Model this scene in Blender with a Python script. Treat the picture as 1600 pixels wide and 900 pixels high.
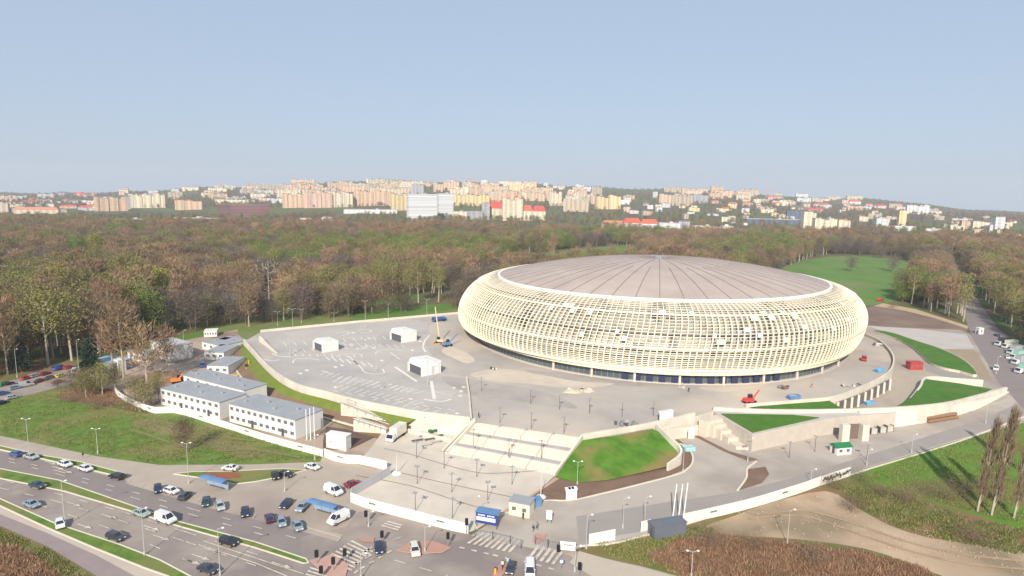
import bpy, bmesh, math, random
from math import sin, cos, pi, radians, sqrt, atan, hypot, floor
from mathutils import Vector, Matrix
for o in list(bpy.data.objects): bpy.data.objects.remove(o)
S = bpy.context.scene; COL = S.collection
random.seed(7)
# ---------------------------------------------------------------- camera, sky, sun, exposure
F = 1000.0; H = 68.0; PITCH = atan(150/1000.0); ROLL = radians(0.86)
fwd = Vector((0, cos(PITCH), -sin(PITCH))); rt0 = Vector((1, 0, 0)); up0 = rt0.cross(fwd)
RT = rt0*cos(ROLL) + up0*sin(ROLL); UP = -rt0*sin(ROLL) + up0*cos(ROLL)
cam_d = bpy.data.cameras.new('camera'); cam = bpy.data.objects.new('camera', cam_d); COL.objects.link(cam)
cam_d.sensor_width = 36.0; cam_d.lens = 36.0*F/1600; cam_d.clip_start = 1; cam_d.clip_end = 60000
m = Matrix((RT, UP, -fwd)).transposed().to_4x4(); m.translation = Vector((0, 0, H)); cam.matrix_world = m
S.camera = cam
SUN_EL = radians(33); SUN_AZ_DIR = Vector((0.17, 0.985, 0)).normalized()      # direction in which shadows fall
w = bpy.data.worlds.new('World'); S.world = w; w.use_nodes = True
nt = w.node_tree; bg = nt.nodes['Background']; sky = nt.nodes.new('ShaderNodeTexSky'); sky.sky_type = 'NISHITA'
sky.sun_disc = False; sky.sun_elevation = SUN_EL
to_sun = -SUN_AZ_DIR
sky.sun_rotation = math.atan2(to_sun.x, to_sun.y)
sky.altitude = 200; sky.air_density = 1.0; sky.dust_density = 1.6; sky.ozone_density = 2.2
tcw = nt.nodes.new('ShaderNodeTexCoord'); spw = nt.nodes.new('ShaderNodeSeparateXYZ'); cbw = nt.nodes.new('ShaderNodeCombineXYZ'); mxw = nt.nodes.new('ShaderNodeMath'); mxw.operation = 'MAXIMUM'; mxw.inputs[1].default_value = 0.035
nt.links.new(tcw.outputs['Generated'], spw.inputs[0]); nt.links.new(spw.outputs[0], cbw.inputs[0]); nt.links.new(spw.outputs[1], cbw.inputs[1]); nt.links.new(spw.outputs[2], mxw.inputs[0]); nt.links.new(mxw.outputs[0], cbw.inputs[2])
nt.links.new(cbw.outputs[0], sky.inputs[0])
mixw = nt.nodes.new('ShaderNodeMix'); mixw.data_type = 'RGBA'; mixw.inputs[0].default_value = 0.76; mixw.inputs[7].default_value = (3.35, 4.1, 5.2, 1)   # thin even veil of spring haze over the blue
nt.links.new(sky.outputs[0], mixw.inputs[6]); nt.links.new(mixw.outputs[2], bg.inputs[0]); bg.inputs[1].default_value = 0.10
sl = bpy.data.lights.new('sun', 'SUN'); sl.energy = 4.4; sl.angle = radians(0.5); sl.color = (1.0, 0.93, 0.82)
sun = bpy.data.objects.new('sun', sl); COL.objects.link(sun)
sdir = Vector((SUN_AZ_DIR.x*cos(SUN_EL), SUN_AZ_DIR.y*cos(SUN_EL), -sin(SUN_EL)))
sun.rotation_euler = sdir.to_track_quat('-Z', 'Y').to_euler()
S.view_settings.view_transform = 'Standard'; S.view_settings.look = 'None'
S.view_settings.gamma = 1; S.view_settings.exposure = 0.5; S.view_settings.use_curve_mapping = False
S.cycles.max_bounces = 5; S.cycles.diffuse_bounces = 2; S.cycles.glossy_bounces = 2; S.cycles.transmission_bounces = 2
S.cycles.volume_bounces = 0; S.cycles.transparent_max_bounces = 8
HAZE = 0.00011

# ---------------------------------------------------------------- where things stand (photo points to ground points)
def ray(px, py):
    return (fwd + RT*((px-800)/F) + UP*((450-py)/F))
def G(px, py, z=0.0):
    d = ray(px, py); t = (z-H)/d.z
    return Vector((d.x*t, d.y*t, z))
def P2(v):
    d = Vector(v)-Vector((0, 0, H)); z = d.dot(fwd)
    if z < 1: return (-9999, -9999, z)
    return (800+F*d.dot(RT)/z, 450-F*d.dot(UP)/z, z)
TAB = [(-1.2, 10), (-.8, 12), (-.6, 34), (-.4, 80), (-.15, 128), (.1, 108), (.3, 92), (.5, 58), (.8, -6), (1.2, -30)]
def T4(az):
    if az <= TAB[0][0]: return TAB[0][1]
    for (a, b), (c, d) in zip(TAB, TAB[1:]):
        if az <= c:
            s = (az-a)/(c-a); s = s*s*(3-2*s); return b+(d-b)*s
    return TAB[-1][1]
def T(x, y):
    if y < 1250: return 0.0
    s = min(1, (y-1250)/2750.0); s = s*s*(3-2*s) if s < 1 else 1
    az = x/y
    h = T4(az)*s
    if y > 2600: h += 5*sin(az*23+1)*s + 3*sin(az*61)*s
    if y > 4000: h -= (y-4000)*0.07
    return h
def GT(px, py):
    d = ray(px, py); y = 150.0
    while y < 6000:
        t = y/d.y; 
        if H+d.z*t < T(d.x*t, y):
            return Vector((d.x*t, y, T(d.x*t, y)))
        y += 6 if y > 1200 else 1
    return None
def hpx(base, dy):                       # metres that dy photo pixels span at a base point
    return dy*P2(base)[2]/F

# ---------------------------------------------------------------- materials
MATS = {}
def mat(name, c, rough=0.85, c2=None, scale=1.0, amt=0.5, metal=0.0, bump=0.0, det=6, spec=0.3, rnd=0.0, c3=None, scale3=0.1, alpha=None, coat=0.0):
    if name in MATS: return MATS[name]
    M = bpy.data.materials.new(name); M.use_nodes = True; n = M.node_tree; b = n.nodes['Principled BSDF']
    b.inputs['Roughness'].default_value = rough; b.inputs['Metallic'].default_value = metal
    b.inputs['Specular IOR Level'].default_value = spec
    if coat: b.inputs['Coat Weight'].default_value = coat
    b.inputs['Base Color'].default_value = (*c, 1)
    out = None
    if c2:
        tc = n.nodes.new('ShaderNodeTexCoord'); nz = n.nodes.new('ShaderNodeTexNoise'); nz.inputs['Scale'].default_value = scale
        nz.inputs['Detail'].default_value = det; nz.inputs['Roughness'].default_value = 0.62
        n.links.new(tc.outputs['Object'], nz.inputs['Vector'])
        r = n.nodes.new('ShaderNodeValToRGB'); r.color_ramp.elements[0].position = 0.5-amt*.36; r.color_ramp.elements[1].position = 0.5+amt*.36
        r.color_ramp.elements[0].color = (*c, 1); r.color_ramp.elements[1].color = (*c2, 1)
        n.links.new(nz.outputs[0], r.inputs[0]); out = r.outputs[0]
        if c3:
            nz3 = n.nodes.new('ShaderNodeTexNoise'); nz3.inputs['Scale'].default_value = scale3; nz3.inputs['Detail'].default_value = 5
            n.links.new(tc.outputs['Object'], nz3.inputs['Vector'])
            r3 = n.nodes.new('ShaderNodeValToRGB'); r3.color_ramp.elements[0].position = .48; r3.color_ramp.elements[1].position = .62
            n.links.new(nz3.outputs[0], r3.inputs[0])
            mx = n.nodes.new('ShaderNodeMix'); mx.data_type = 'RGBA'
            n.links.new(r3.outputs[0], mx.inputs[0]); n.links.new(out, mx.inputs[6]); mx.inputs[7].default_value = (*c3, 1); out = mx.outputs[2]
        if bump:
            bp = n.nodes.new('ShaderNodeBump'); bp.inputs['Strength'].default_value = bump; bp.inputs['Distance'].default_value = 0.3
            n.links.new(nz.outputs[0], bp.inputs['Height']); n.links.new(bp.outputs[0], b.inputs['Normal'])
    if rnd:
        oi = n.nodes.new('ShaderNodeObjectInfo'); hs = n.nodes.new('ShaderNodeHueSaturation')
        mr = n.nodes.new('ShaderNodeMapRange'); mr.inputs[3].default_value = 1-rnd; mr.inputs[4].default_value = 1+rnd
        mh = n.nodes.new('ShaderNodeMapRange'); mh.inputs[3].default_value = .5-rnd*.07; mh.inputs[4].default_value = .5+rnd*.07
        fr = n.nodes.new('ShaderNodeMath'); fr.operation = 'MULTIPLY'; fr.inputs[1].default_value = 7.31
        f2 = n.nodes.new('ShaderNodeMath'); f2.operation = 'FRACT'
        n.links.new(oi.outputs['Random'], mr.inputs[0]); n.links.new(oi.outputs['Random'], fr.inputs[0]); n.links.new(fr.outputs[0], f2.inputs[0]); n.links.new(f2.outputs[0], mh.inputs[0])
        n.links.new(mr.outputs[0], hs.inputs['Value']); n.links.new(mh.outputs[0], hs.inputs['Hue'])
        if out: n.links.new(out, hs.inputs['Color'])
        else: hs.inputs['Color'].default_value = (*c, 1)
        out = hs.outputs[0]
    if out: n.links.new(out, b.inputs['Base Color'])
    MATS[name] = M; return M
def facade(name, wall, win, per=3.0, st=2.9, wx=.5, wz=.5, wall2=None):
    """plaster with rows of windows, laid out in the building's own coordinates"""
    if name in MATS: return MATS[name]
    M = bpy.data.materials.new(name); M.use_nodes = True; n = M.node_tree; b = n.nodes['Principled BSDF']; L = n.links.new
    tc = n.nodes.new('ShaderNodeTexCoord'); sp = n.nodes.new('ShaderNodeSeparateXYZ'); L(tc.outputs['Object'], sp.inputs[0])
    def mth(op, a, bb=None):
        k = n.nodes.new('ShaderNodeMath'); k.operation = op
        for i, v in enumerate((a, bb)):
            if v is None: continue
            if isinstance(v, (int, float)): k.inputs[i].default_value = v
            else: L(v, k.inputs[i])
        return k.outputs[0]
    u = mth('ADD', sp.outputs[0], sp.outputs[1])
    fu = mth('FRACT', mth('DIVIDE', mth('ADD', u, 500.0), per)); fz = mth('FRACT', mth('DIVIDE', mth('ADD', sp.outputs[2], 290.0), st))
    mk = mth('MULTIPLY', mth('LESS_THAN', fu, wx), mth('GREATER_THAN', fz, 1-wz))
    cell = mth('ADD', mth('FLOOR', mth('DIVIDE', mth('ADD', u, 500.0), per)), mth('MULTIPLY', mth('FLOOR', mth('DIVIDE', sp.outputs[2], st)), 17.3))
    wn = n.nodes.new('ShaderNodeTexWhiteNoise'); wn.noise_dimensions = '1D'; L(cell, wn.inputs['W'])
    c1 = n.nodes.new('ShaderNodeMix'); c1.data_type = 'RGBA'; L(wn.outputs[0], c1.inputs[0]); c1.inputs[6].default_value = (*win, 1)
    c1.inputs[7].default_value = (*[min(1, v*2.6+.02) for v in win], 1)
    # wide vertical colour bays like loggias
    bay = mth('GREATER_THAN', mth('FRACT', mth('DIVIDE', mth('ADD', u, 500.0), per*4)), .6)
    w2 = wall2 or tuple(v*.72 for v in wall)
    c0 = n.nodes.new('ShaderNodeMix'); c0.data_type = 'RGBA'; L(bay, c0.inputs[0]); c0.inputs[6].default_value = (*wall, 1); c0.inputs[7].default_value = (*w2, 1)
    hs = n.nodes.new('ShaderNodeHueSaturation'); oi = n.nodes.new('ShaderNodeObjectInfo'); mr = n.nodes.new('ShaderNodeMapRange'); mr.inputs[3].default_value = .85; mr.inputs[4].default_value = 1.12
    L(oi.outputs['Random'], mr.inputs[0]); L(mr.outputs[0], hs.inputs['Value']); L(c0.outputs[2], hs.inputs['Color'])
    mx = n.nodes.new('ShaderNodeMix'); mx.data_type = 'RGBA'; L(mk, mx.inputs[0]); L(hs.outputs[0], mx.inputs[6]); L(c1.outputs[2], mx.inputs[7])
    L(mx.outputs[2], b.inputs['Base Color']); b.inputs['Roughness'].default_value = .8
    MATS[name] = M; return M

ASPH = mat('asphalt', (.265, .22, .19), .9, (.335, .285, .245), .18, .45, det=12, c3=(.225, .185, .17), scale3=.06)
ASPD = mat('asphalt_dark', (.20, .17, .16), .9, (.26, .22, .205), .15, .9, det=12)
PAVE = mat('paving', (.355, .295, .235), .9, (.43, .365, .295), .25, .9, det=9, c3=(.30, .24, .21), scale3=.03)
PAVB = mat('paving_beige', (.52, .455, .375), .9, (.62, .545, .455), .16, .45, det=10, c3=(.49, .42, .35), scale3=.035)
DECKM = mat('deck_concrete', (.35, .31, .275), .9, (.44, .39, .345), .06, .5, det=14, c3=(.54, .455, .365), scale3=.018)
PARKM = mat('parking_concrete', (.405, .365, .33), .9, (.485, .44, .395), .09, .9, det=12, c3=(.36, .335, .315), scale3=.03)
CONC = mat('cream_concrete', (.54, .485, .405), .85, (.68, .615, .515), .2, .5, det=12)
CONG = mat('grey_concrete', (.42, .38, .34), .85, (.52, .47, .42), .4, .8)
CURB = mat('kerb_stone', (.58, .52, .42), .85, (.68, .62, .5), .5, .8)
GRASS = mat('grass', (.075, .145, .018), .95, (.15, .215, .04), .35, .4, det=14, bump=.5, c3=(.19, .18, .06), scale3=.05)
GRASB = mat('bright_grass', (.055, .14, .012), .95, (.10, .205, .022), .3, .4, det=14, bump=.4, c3=(.21, .165, .06), scale3=.085)
GRASF = mat('new_turf', (.045, .135, .012), .95, (.075, .18, .02), .3, .5, det=12, bump=.3, c3=(.085, .15, .025), scale3=.12)
GRASD = mat('meadow', (.075, .15, .02), .95, (.12, .20, .035), .04, .8, det=10, c3=(.2, .19, .075), scale3=.02)
SOIL = mat('soil', (.14, .085, .06), .95, (.24, .155, .105), .2, .9, det=10, bump=.4)
SOILR = mat('dry_ground', (.15, .09, .045), .95, (.26, .15, .085), .15, .45, det=12, bump=.4, c3=(.10, .12, .03), scale3=.05)
DIRT = mat('dirt_track', (.36, .255, .165), .95, (.50, .37, .25), .12, .45, det=12, bump=.4, c3=(.25, .19, .12), scale3=.06)
ROUGHG = mat('rough_grass', (.09, .12, .02), .95, (.20, .16, .07), .1, .45, det=12, bump=.5, c3=(.22, .12, .07), scale3=.045)
FARG = mat('far_ground', (.075, .075, .03), .95, (.13, .115, .055), .012, .9, det=12, c3=(.10, .14, .03), scale3=.0035)
WHITE = mat('white_paint', (.76, .75, .72), .6, (.64, .62, .58), .5, .6)
LINE = mat('road_paint', (.66, .60, .52), .8, (.40, .34, .29), .9, .5)
REDP = mat('red_paving', (.38, .20, .15), .9, (.46, .27, .21), .4, .8)
LATT = mat('cream_steel', (.78, .695, .52), .5, (.68, .60, .44), .06, .6)
RIMW = mat('rim_white', (.86, .82, .76), .5)
ROOFM = mat('dome_membrane', (.375, .30, .26), .55, (.45, .37, .32), .09, .5, det=10)
SEAM = mat('dome_seam', (.20, .165, .15), .8)
INNERM = None
GLASS = mat('dark_glass', (.05, .075, .085), .08, (.10, .13, .13), .12, .5, spec=.8)
GLASC = mat('car_glass', (.02, .025, .035), .08, spec=.8)
RUB = mat('rubber', (.02, .02, .02), .8)
STEEL = mat('galvanised_steel', (.36, .36, .37), .45, metal=.5)
DKST = mat('dark_steel', (.09, .09, .10), .5)
BLACK = mat('black_plastic', (.015, .015, .018), .5)
BLUE = mat('blue_sheet', (.09, .19, .36), .4, (.14, .25, .42), .5, .6)
BLUED = mat('navy_sheet', (.03, .06, .25), .5)
REDC = mat('red_sheet', (.45, .05, .04), .5, (.35, .05, .04), .5, .6)
YELL = mat('yellow_paint', (.75, .40, .03), .5)
ORAN = mat('orange_paint', (.7, .22, .04), .5)
LAMPG = mat('lamp_glass', (.8, .8, .76), .3)
GREYR = mat('grey_roof', (.26, .27, .29), .8, (.34, .35, .37), .3, .8, det=8)
GREYC = mat('grey_container', (.12, .13, .16), .6, (.15, .16, .19), .4, .7)
GREENR = mat('green_roof', (.02, .17, .06), .5)
BARK = mat('bark', (.13, .09, .06), .9, (.22, .165, .12), 1.5, .8)
BARKP = mat('pale_bark', (.36, .30, .23), .9, (.46, .40, .32), 1.5, .8)
SKIN = mat('skin', (.55, .34, .25), .6)
MESHP = mat('grey_mesh_panel', (.22, .22, .24), .6)
WIN = mat('window_dark', (.13, .14, .15), .2, spec=.6)

# ---------------------------------------------------------------- builders
class MB:
    def __init__(s): s.v = []; s.f = []; s.mi = []
    def add(s, vs, fs, mi=0):
        o = len(s.v); s.v += [tuple(v) for v in vs]
        for f in fs: s.f.append([i+o for i in f]); s.mi.append(mi)
        return s
    def box(s, c, d, rz=0, mi=0, top=(1, 1), ry=0):
        x, y, z = d[0]/2, d[1]/2, d[2]/2; tx, ty = top; vs = []
        for k in (0, 1):
            for a, b in ((-1, -1), (1, -1), (1, 1), (-1, 1)):
                p = Vector((a*x*(tx if k else 1), b*y*(ty if k else 1), (2*k-1)*z))
                if ry: p = Matrix.Rotation(ry, 3, 'Y') @ p
                if rz: p = Matrix.Rotation(rz, 3, 'Z') @ p
                vs.append(p+Vector(c))
        return s.add(vs, [(3, 2, 1, 0), (4, 5, 6, 7), (0, 1, 5, 4), (1, 2, 6, 5), (2, 3, 7, 6), (3, 0, 4, 7)], mi)
    def tube(s, p0, p1, r0, r1=None, n=6, mi=0, caps=True):
        r1 = r0 if r1 is None else r1; p0 = Vector(p0); p1 = Vector(p1); d = (p1-p0)
        if d.length < 1e-6: return s
        q = d.to_track_quat('Z', 'Y'); vs = []
        for p, r in ((p0, r0), (p1, r1)):
            for i in range(n): vs.append(p+q @ Vector((r*cos(2*pi*i/n), r*sin(2*pi*i/n), 0)))
        fs = [(i, (i+1) % n, n+(i+1) % n, n+i) for i in range(n)]
        if caps: fs += [tuple(range(n-1, -1, -1)), tuple(range(n, 2*n))]
        return s.add(vs, fs, mi)
    def lathe(s, prof, c=(0, 0, 0), n=14, mi=0):
        vs = []; c = Vector(c)
        for r, z in prof:
            for i in range(n): vs.append(c+Vector((r*cos(2*pi*i/n), r*sin(2*pi*i/n), z)))
        fs = []
        for k in range(len(prof)-1):
            for i in range(n): fs.append((k*n+i, k*n+(i+1) % n, (k+1)*n+(i+1) % n, (k+1)*n+i))
        fs += [tuple(range(n-1, -1, -1)), tuple(range((len(prof)-1)*n, len(prof)*n))]
        return s.add(vs, fs, mi)
    def build(s, name, m, parent=None, loc=None, smooth=False):
        me = bpy.data.meshes.new(name); me.from_pydata(s.v, [], s.f); me.validate(); me.update()
        for k in (m if isinstance(m, (list, tuple)) else [m]): me.materials.append(k)
        if len(me.materials) > 1:
            me.polygons.foreach_set('material_index', s.mi[:len(me.polygons)])
        if smooth: me.polygons.foreach_set('use_smooth', [True]*len(me.polygons))
        o = bpy.data.objects.new(name, me); COL.objects.link(o)
        if parent: o.parent = parent
        if loc is not None: o.location = loc
        return o
def tag(o, label=None, cat=None, group=None, kind=None):
    if label: o['label'] = label
    if cat: o['category'] = cat
    if group: o['group'] = group
    if kind: o['kind'] = kind
    return o
def thing(name, label, cat, loc=(0, 0, 0), rz=0, group=None):
    o = bpy.data.objects.new(name, None); COL.objects.link(o); o.empty_display_size = .5
    o.location = loc; o.rotation_euler = (0, 0, rz); return tag(o, label, cat, group)
def dup(root, loc, rz, label, group=None, scale=None):
    KIDS.setdefault(root, list(root.children))
    r = root.copy(); COL.objects.link(r); r.location = loc; r.rotation_euler = (0, 0, rz); r['label'] = label
    if group: r['group'] = group
    if scale: r.scale = scale
    for ch in KIDS[root]:
        c = ch.copy(); COL.objects.link(c); c.parent = r
        KIDS.setdefault(ch, list(ch.children))
        for g in KIDS[ch]:
            d = g.copy(); COL.objects.link(d); d.parent = c
    return r
KIDS = {}
def smooth(pts, n=6, closed=False):
    P = [Vector(p) for p in pts]; out = []
    N = len(P); rng = range(N if closed else N-1)
    for i in rng:
        p0 = P[(i-1) % N] if (closed or i > 0) else P[0]*2-P[1]; p1 = P[i]; p2 = P[(i+1) % N]
        p3 = P[(i+2) % N] if (closed or i+2 < N) else P[-1]*2-P[-2]
        for k in range(n):
            t = k/n; out.append(.5*((2*p1)+(p2-p0)*t+(2*p0-5*p1+4*p2-p3)*t*t+(3*p1-p0-3*p2+p3)*t**3))
    if not closed: out.append(P[-1])
    return out
def poly_bm(pts, z0=None, side=None):
    """flat-ish sheet through points; if z0 given, with sides down to z0"""
    bm = bmesh.new(); vs = [bm.verts.new(p) for p in pts]
    f = bm.faces.new(vs); f.normal_update()
    if sum((pts[i].x*pts[(i+1) % len(pts)].y-pts[(i+1) % len(pts)].x*pts[i].y) for i in range(len(pts))) < 0: f.normal_flip()
    bmesh.ops.triangulate(bm, faces=[f])
    if z0 is not None:
        lo = [bm.verts.new((p.x, p.y, z0)) for p in pts]
        for i in range(len(pts)):
            j = (i+1) % len(pts); q = bm.faces.new((vs[i], vs[j], lo[j], lo[i])); q.material_index = side or 0
    return bm
def sheet(name, pts, m, z=0.0, kind='structure', z0=None, parent=None, sidemat=None):
    P = [Vector((p[0], p[1], (p[2] if len(p) > 2 else 0)+z)) for p in pts]
    bm = poly_bm(P, z0, 1 if sidemat else 0); me = bpy.data.meshes.new(name); bm.to_mesh(me); bm.free(); me.materials.append(m)
    if sidemat: me.materials.append(sidemat)
    o = bpy.data.objects.new(name, me); COL.objects.link(o)
    if parent: o.parent = parent
    elif kind: o['kind'] = kind
    return o
LV = [0]
def gsheet(name, px, m, sm=0, z=None, lift=0.0):
    LV[0] += 1
    pts = [G(a, b, lift) for a, b in px]
    if sm: pts = smooth(pts, sm, True)
    zz = 0.02+0.004*LV[0] if z is None else z
    return sheet(name, [(p.x, p.y, p.z) for p in pts], m, zz)
def strip(mb, pts, wid, z0, hgt, mi=0, close_ends=True):
    """wall or kerb of width wid and height hgt (scalar or list) running along pts"""
    P = [Vector(p) for p in pts]; N = len(P); vs = []
    for i, p in enumerate(P):
        d = (P[min(i+1, N-1)]-P[max(i-1, 0)]); d.z = 0; d.normalize(); nrm = Vector((-d.y, d.x, 0))*wid/2
        h = hgt[i] if isinstance(hgt, (list, tuple)) else hgt; zb = z0[i] if isinstance(z0, (list, tuple)) else z0
        for q, z in ((p-nrm, zb), (p+nrm, zb), (p+nrm, zb+h), (p-nrm, zb+h)): vs.append((q.x, q.y, z))
    fs = []
    for i in range(N-1):
        a = 4*i; b = a+4
        fs += [(a+3, a+2, b+2, b+3), (a, a+3, b+3, b), (a+2, a+1, b+1, b+2)]
    fs += [(0, 1, 2, 3), (4*N-1, 4*N-2, 4*N-3, 4*N-4)]
    return mb.add(vs, fs, mi)
def gp(px, z=0, sm=0):
    p = [G(a, b, z) for a, b in px]
    return smooth(p, sm) if sm else p
def ang(px, py, dx, dy):
    v = G(px+dx, py+dy)-G(px, py); return math.atan2(v.y, v.x)
NUM = ['first', 'second', 'third', 'fourth', 'fifth', 'sixth', 'seventh', 'eighth', 'ninth', 'tenth', 'eleventh', 'twelfth']
# ---------------------------------------------------------------- terrain: one sheet to the horizon
def terrain():
    ys = [-300, -100, 50, 150, 300, 500, 800, 1100, 1250]
    y = 1250
    while y < 4400: y += 55; ys.append(y)
    while y < 9000: y += 250; ys.append(y)
    vs = []; NX = 131
    for y in ys:
        w_ = max(1500, y*1.35)
        for i in range(NX):
            x = (i/(NX-1)*2-1)*w_; vs.append((x, y, T(x, y) if y > 0 else 0))
    fs = [(r*NX+i, r*NX+i+1, (r+1)*NX+i+1, (r+1)*NX+i) for r in range(len(ys)-1) for i in range(NX-1)]
    mb = MB(); mb.add(vs, fs); o = mb.build('ground', FARG, smooth=True); o['kind'] = 'structure'
terrain()
gsheet('woodland_ground', [(-300, 360), (1900, 385), (1900, 700), (-400, 700)], mat('woodland_floor', (.085, .075, .03), .95, (.16, .12, .06), .05, .9, det=12, c3=(.07, .15, .03), scale3=.02))
gsheet('meadow', [(700, 545), (300, 545), (200, 540), (300, 520), (400, 500), (560, 484), (700, 474), (900, 520)], GRASD)
gsheet('meadow', [(1220, 420), (1270, 404), (1330, 400), (1400, 405), (1432, 415), (1410, 445), (1400, 470), (1340, 478), (1290, 480), (1230, 450)], GRASF if False else mat('park_grass', (.075, .17, .025), .95, (.12, .21, .04), .04, .4, det=12, c3=(.15, .19, .06), scale3=.015), sm=3)
gsheet('meadow', [(760, 432), (795, 402), (870, 393), (960, 384), (1000, 386), (1000, 420), (830, 430)], MATS['park_grass'], sm=3)
gsheet('field', [(-200, 560), (1750, 560), (1900, 1100), (-300, 1100)], ROUGHG)
gsheet('bare_earth', [(1340, 486), (1365, 478), (1412, 483), (1460, 494), (1512, 512), (1508, 525), (1440, 519), (1345, 512)], mat('dark_earth', (.15, .10, .08), .95, (.24, .165, .125), .05, .4, det=12, bump=.4))
gsheet('footpath', [(1365, 478), (1380, 474), (1430, 483), (1515, 510), (1512, 514), (1460, 497), (1412, 485)], mat('sand_path', (.48, .36, .21), .9, (.40, .30, .18), .3))
gsheet('grass_field', [(-60, 640), (0, 628), (60, 612), (180, 612), (240, 646), (265, 643), (390, 673), (505, 714), (520, 724), (400, 727), (250, 728), (150, 714), (0, 682), (-80, 664)], GRASS)
gsheet('dry_strip', [(88, 616), (120, 604), (190, 610), (240, 645), (200, 642), (150, 632), (100, 627)], SOILR, sm=2)
gsheet('dry_strip', [(205, 660), (245, 655), (300, 672), (400, 700), (380, 716), (300, 690), (240, 676)], mat('worn_grass', (.14, .15, .04), .95, (.26, .2, .11), .25, .9, det=12), sm=3)
gsheet('far_street', [(-80, 650), (0, 628), (90, 606), (165, 592), (165, 568), (120, 574), (0, 598), (-80, 615)], ASPH)
# streets and paved places in front
gsheet('paved_area', [(-40, 672), (0, 681), (150, 713), (250, 727), (400, 726), (500, 722), (505, 712), (535, 722), (610, 735), (600, 745), (548, 778), (732, 838), (900, 862), (960, 872), (1090, 905), (1200, 960), (300, 960), (150, 905), (-60, 815)], PAVE)
gsheet('building_site_ground', [(130, 590), (180, 560), (250, 540), (345, 520), (372, 515), (365, 560), (385, 600), (410, 625), (520, 660), (600, 690), (590, 735), (505, 712), (390, 668), (265, 638), (240, 640), (180, 612)], mat('site_ground', (.33, .25, .19), .95, (.46, .36, .28), .12, .9, det=12, c3=(.22, .16, .12), scale3=.05))
gsheet('carriageway', [(-40, 696), (0, 705), (60, 718), (125, 733), (200, 752), (300, 781), (400, 806), (480, 829), (535, 840), (560, 848), (900, 905), (600, 960), (520, 905), (480, 874), (400, 847), (280, 815), (207, 790), (92, 750), (0, 732), (-40, 724)], ASPD)
gsheet('carriageway', [(-40, 738), (0, 748), (100, 767), (207, 799), (280, 822), (400, 857), (475, 880), (560, 905), (600, 960), (380, 960), (297, 903), (250, 877), (185, 852), (85, 818), (0, 780), (-60, 755)], ASPH)
gsheet('junction', [(470, 840), (540, 824), (560, 800), (640, 800), (760, 845), (890, 868), (935, 905), (1000, 960), (520, 960), (470, 885)], ASPH)
gsheet('parking_bays', [(192, 742), (240, 754), (330, 781), (470, 817), (535, 836), (527, 846), (460, 828), (330, 795), (200, 757)], PAVE)
gsheet('footway', [(-60, 772), (0, 793), (75, 826), (150, 858), (225, 888), (262, 903), (330, 940), (240, 940), (160, 904), (75, 868), (0, 824), (-60, 795)], mat('light_footway', (.42, .35, .285), .9, (.5, .42, .35), .3, .8))
gsheet('cycle_path', [(-60, 789), (0, 804), (75, 834), (150, 868), (215, 903), (150, 903), (75, 857), (0, 822), (-60, 800)], mat('cycle_asphalt', (.24, .19, .185), .9, (.30, .245, .23), .3, .8))
gsheet('rough_verge', [(-60, 798), (0, 822), (75, 855), (150, 900), (210, 960), (-100, 960)], ROUGHG)
gsheet('rough_verge', [(-60, 860), (0, 850), (40, 862), (75, 880), (95, 900), (120, 960), (-100, 960)], SOILR)
def verge(px, m=GRASS, name='verge'):
    LV[0] += 1
    pts = [G(a, b) for a, b in px]; z = 0.15
    sheet(name, [(p.x, p.y, 0) for p in pts], m, z, z0=0)
    mb = MB(); strip(mb, pts+[pts[0]], .3, 0.0, 0.17+.0005*LV[0]); o = mb.build('kerb', CURB); o['kind'] = 'structure'
verge([(-40, 687), (0, 697), (60, 711), (125, 722), (197, 741), (199, 748), (125, 731), (60, 716), (0, 703), (-40, 694)])
verge([(-40, 724), (0, 733), (92, 751), (207, 791), (280, 816), (400, 848), (478, 874), (482, 880), (474, 881), (400, 857), (280, 823), (207, 800), (100, 768), (0, 748), (-40, 738)])
verge([(-60, 757), (0, 780), (85, 818), (185, 851), (250, 876), (297, 901), (380, 945), (340, 945), (262, 901), (225, 888), (150, 858), (75, 826), (0, 791), (-60, 772)])
verge([(270, 741), (300, 738), (360, 737), (440, 733), (478, 735), (440, 745), (400, 753), (366, 757), (320, 748)])
LV[0] += 1
gsheet('flower_bed', [(318, 740), (372, 740), (374, 747), (340, 749)], mat('red_mulch', (.22, .075, .04), .95, (.30, .11, .06), .6, .8), z=.19, sm=2)
gsheet('right_verge', [(905, 862), (902, 850), (950, 850), (1010, 838), (1080, 815), (1330, 745), (1500, 688), (1620, 650), (2000, 560), (2000, 1000), (1250, 1000), (1100, 912), (1000, 885), (920, 869)], ROUGHG)
gsheet('grass_slope', [(1330, 745), (1420, 712), (1500, 688), (1620, 650), (1900, 640), (1900, 850), (1600, 830), (1500, 800), (1380, 760)], mat('sunny_grass', (.075, .17, .015), .95, (.13, .23, .03), .1, .8, det=12, c3=(.15, .16, .04), scale3=.04))
gsheet('dirt_track', [(1100, 826), (1150, 806), (1200, 788), (1290, 768), (1340, 795), (1400, 826), (1480, 846), (1620, 858), (1700, 880), (1700, 925), (1500, 912), (1450, 892), (1350, 858), (1230, 842), (1150, 838)], DIRT, sm=3)
gsheet('dry_weeds_ground', [(1015, 872), (1060, 846), (1120, 838), (1200, 848), (1340, 862), (1440, 890), (1480, 915), (1400, 990), (1180, 990), (1090, 890)], SOILR, sm=2)
gsheet('footway', [(905, 862), (940, 872), (1000, 887), (1100, 915), (1200, 960), (1000, 960), (930, 905), (890, 880)], mat('light_footway2', (.42, .355, .28), .9, (.48, .41, .33), .3, .8))
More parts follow.
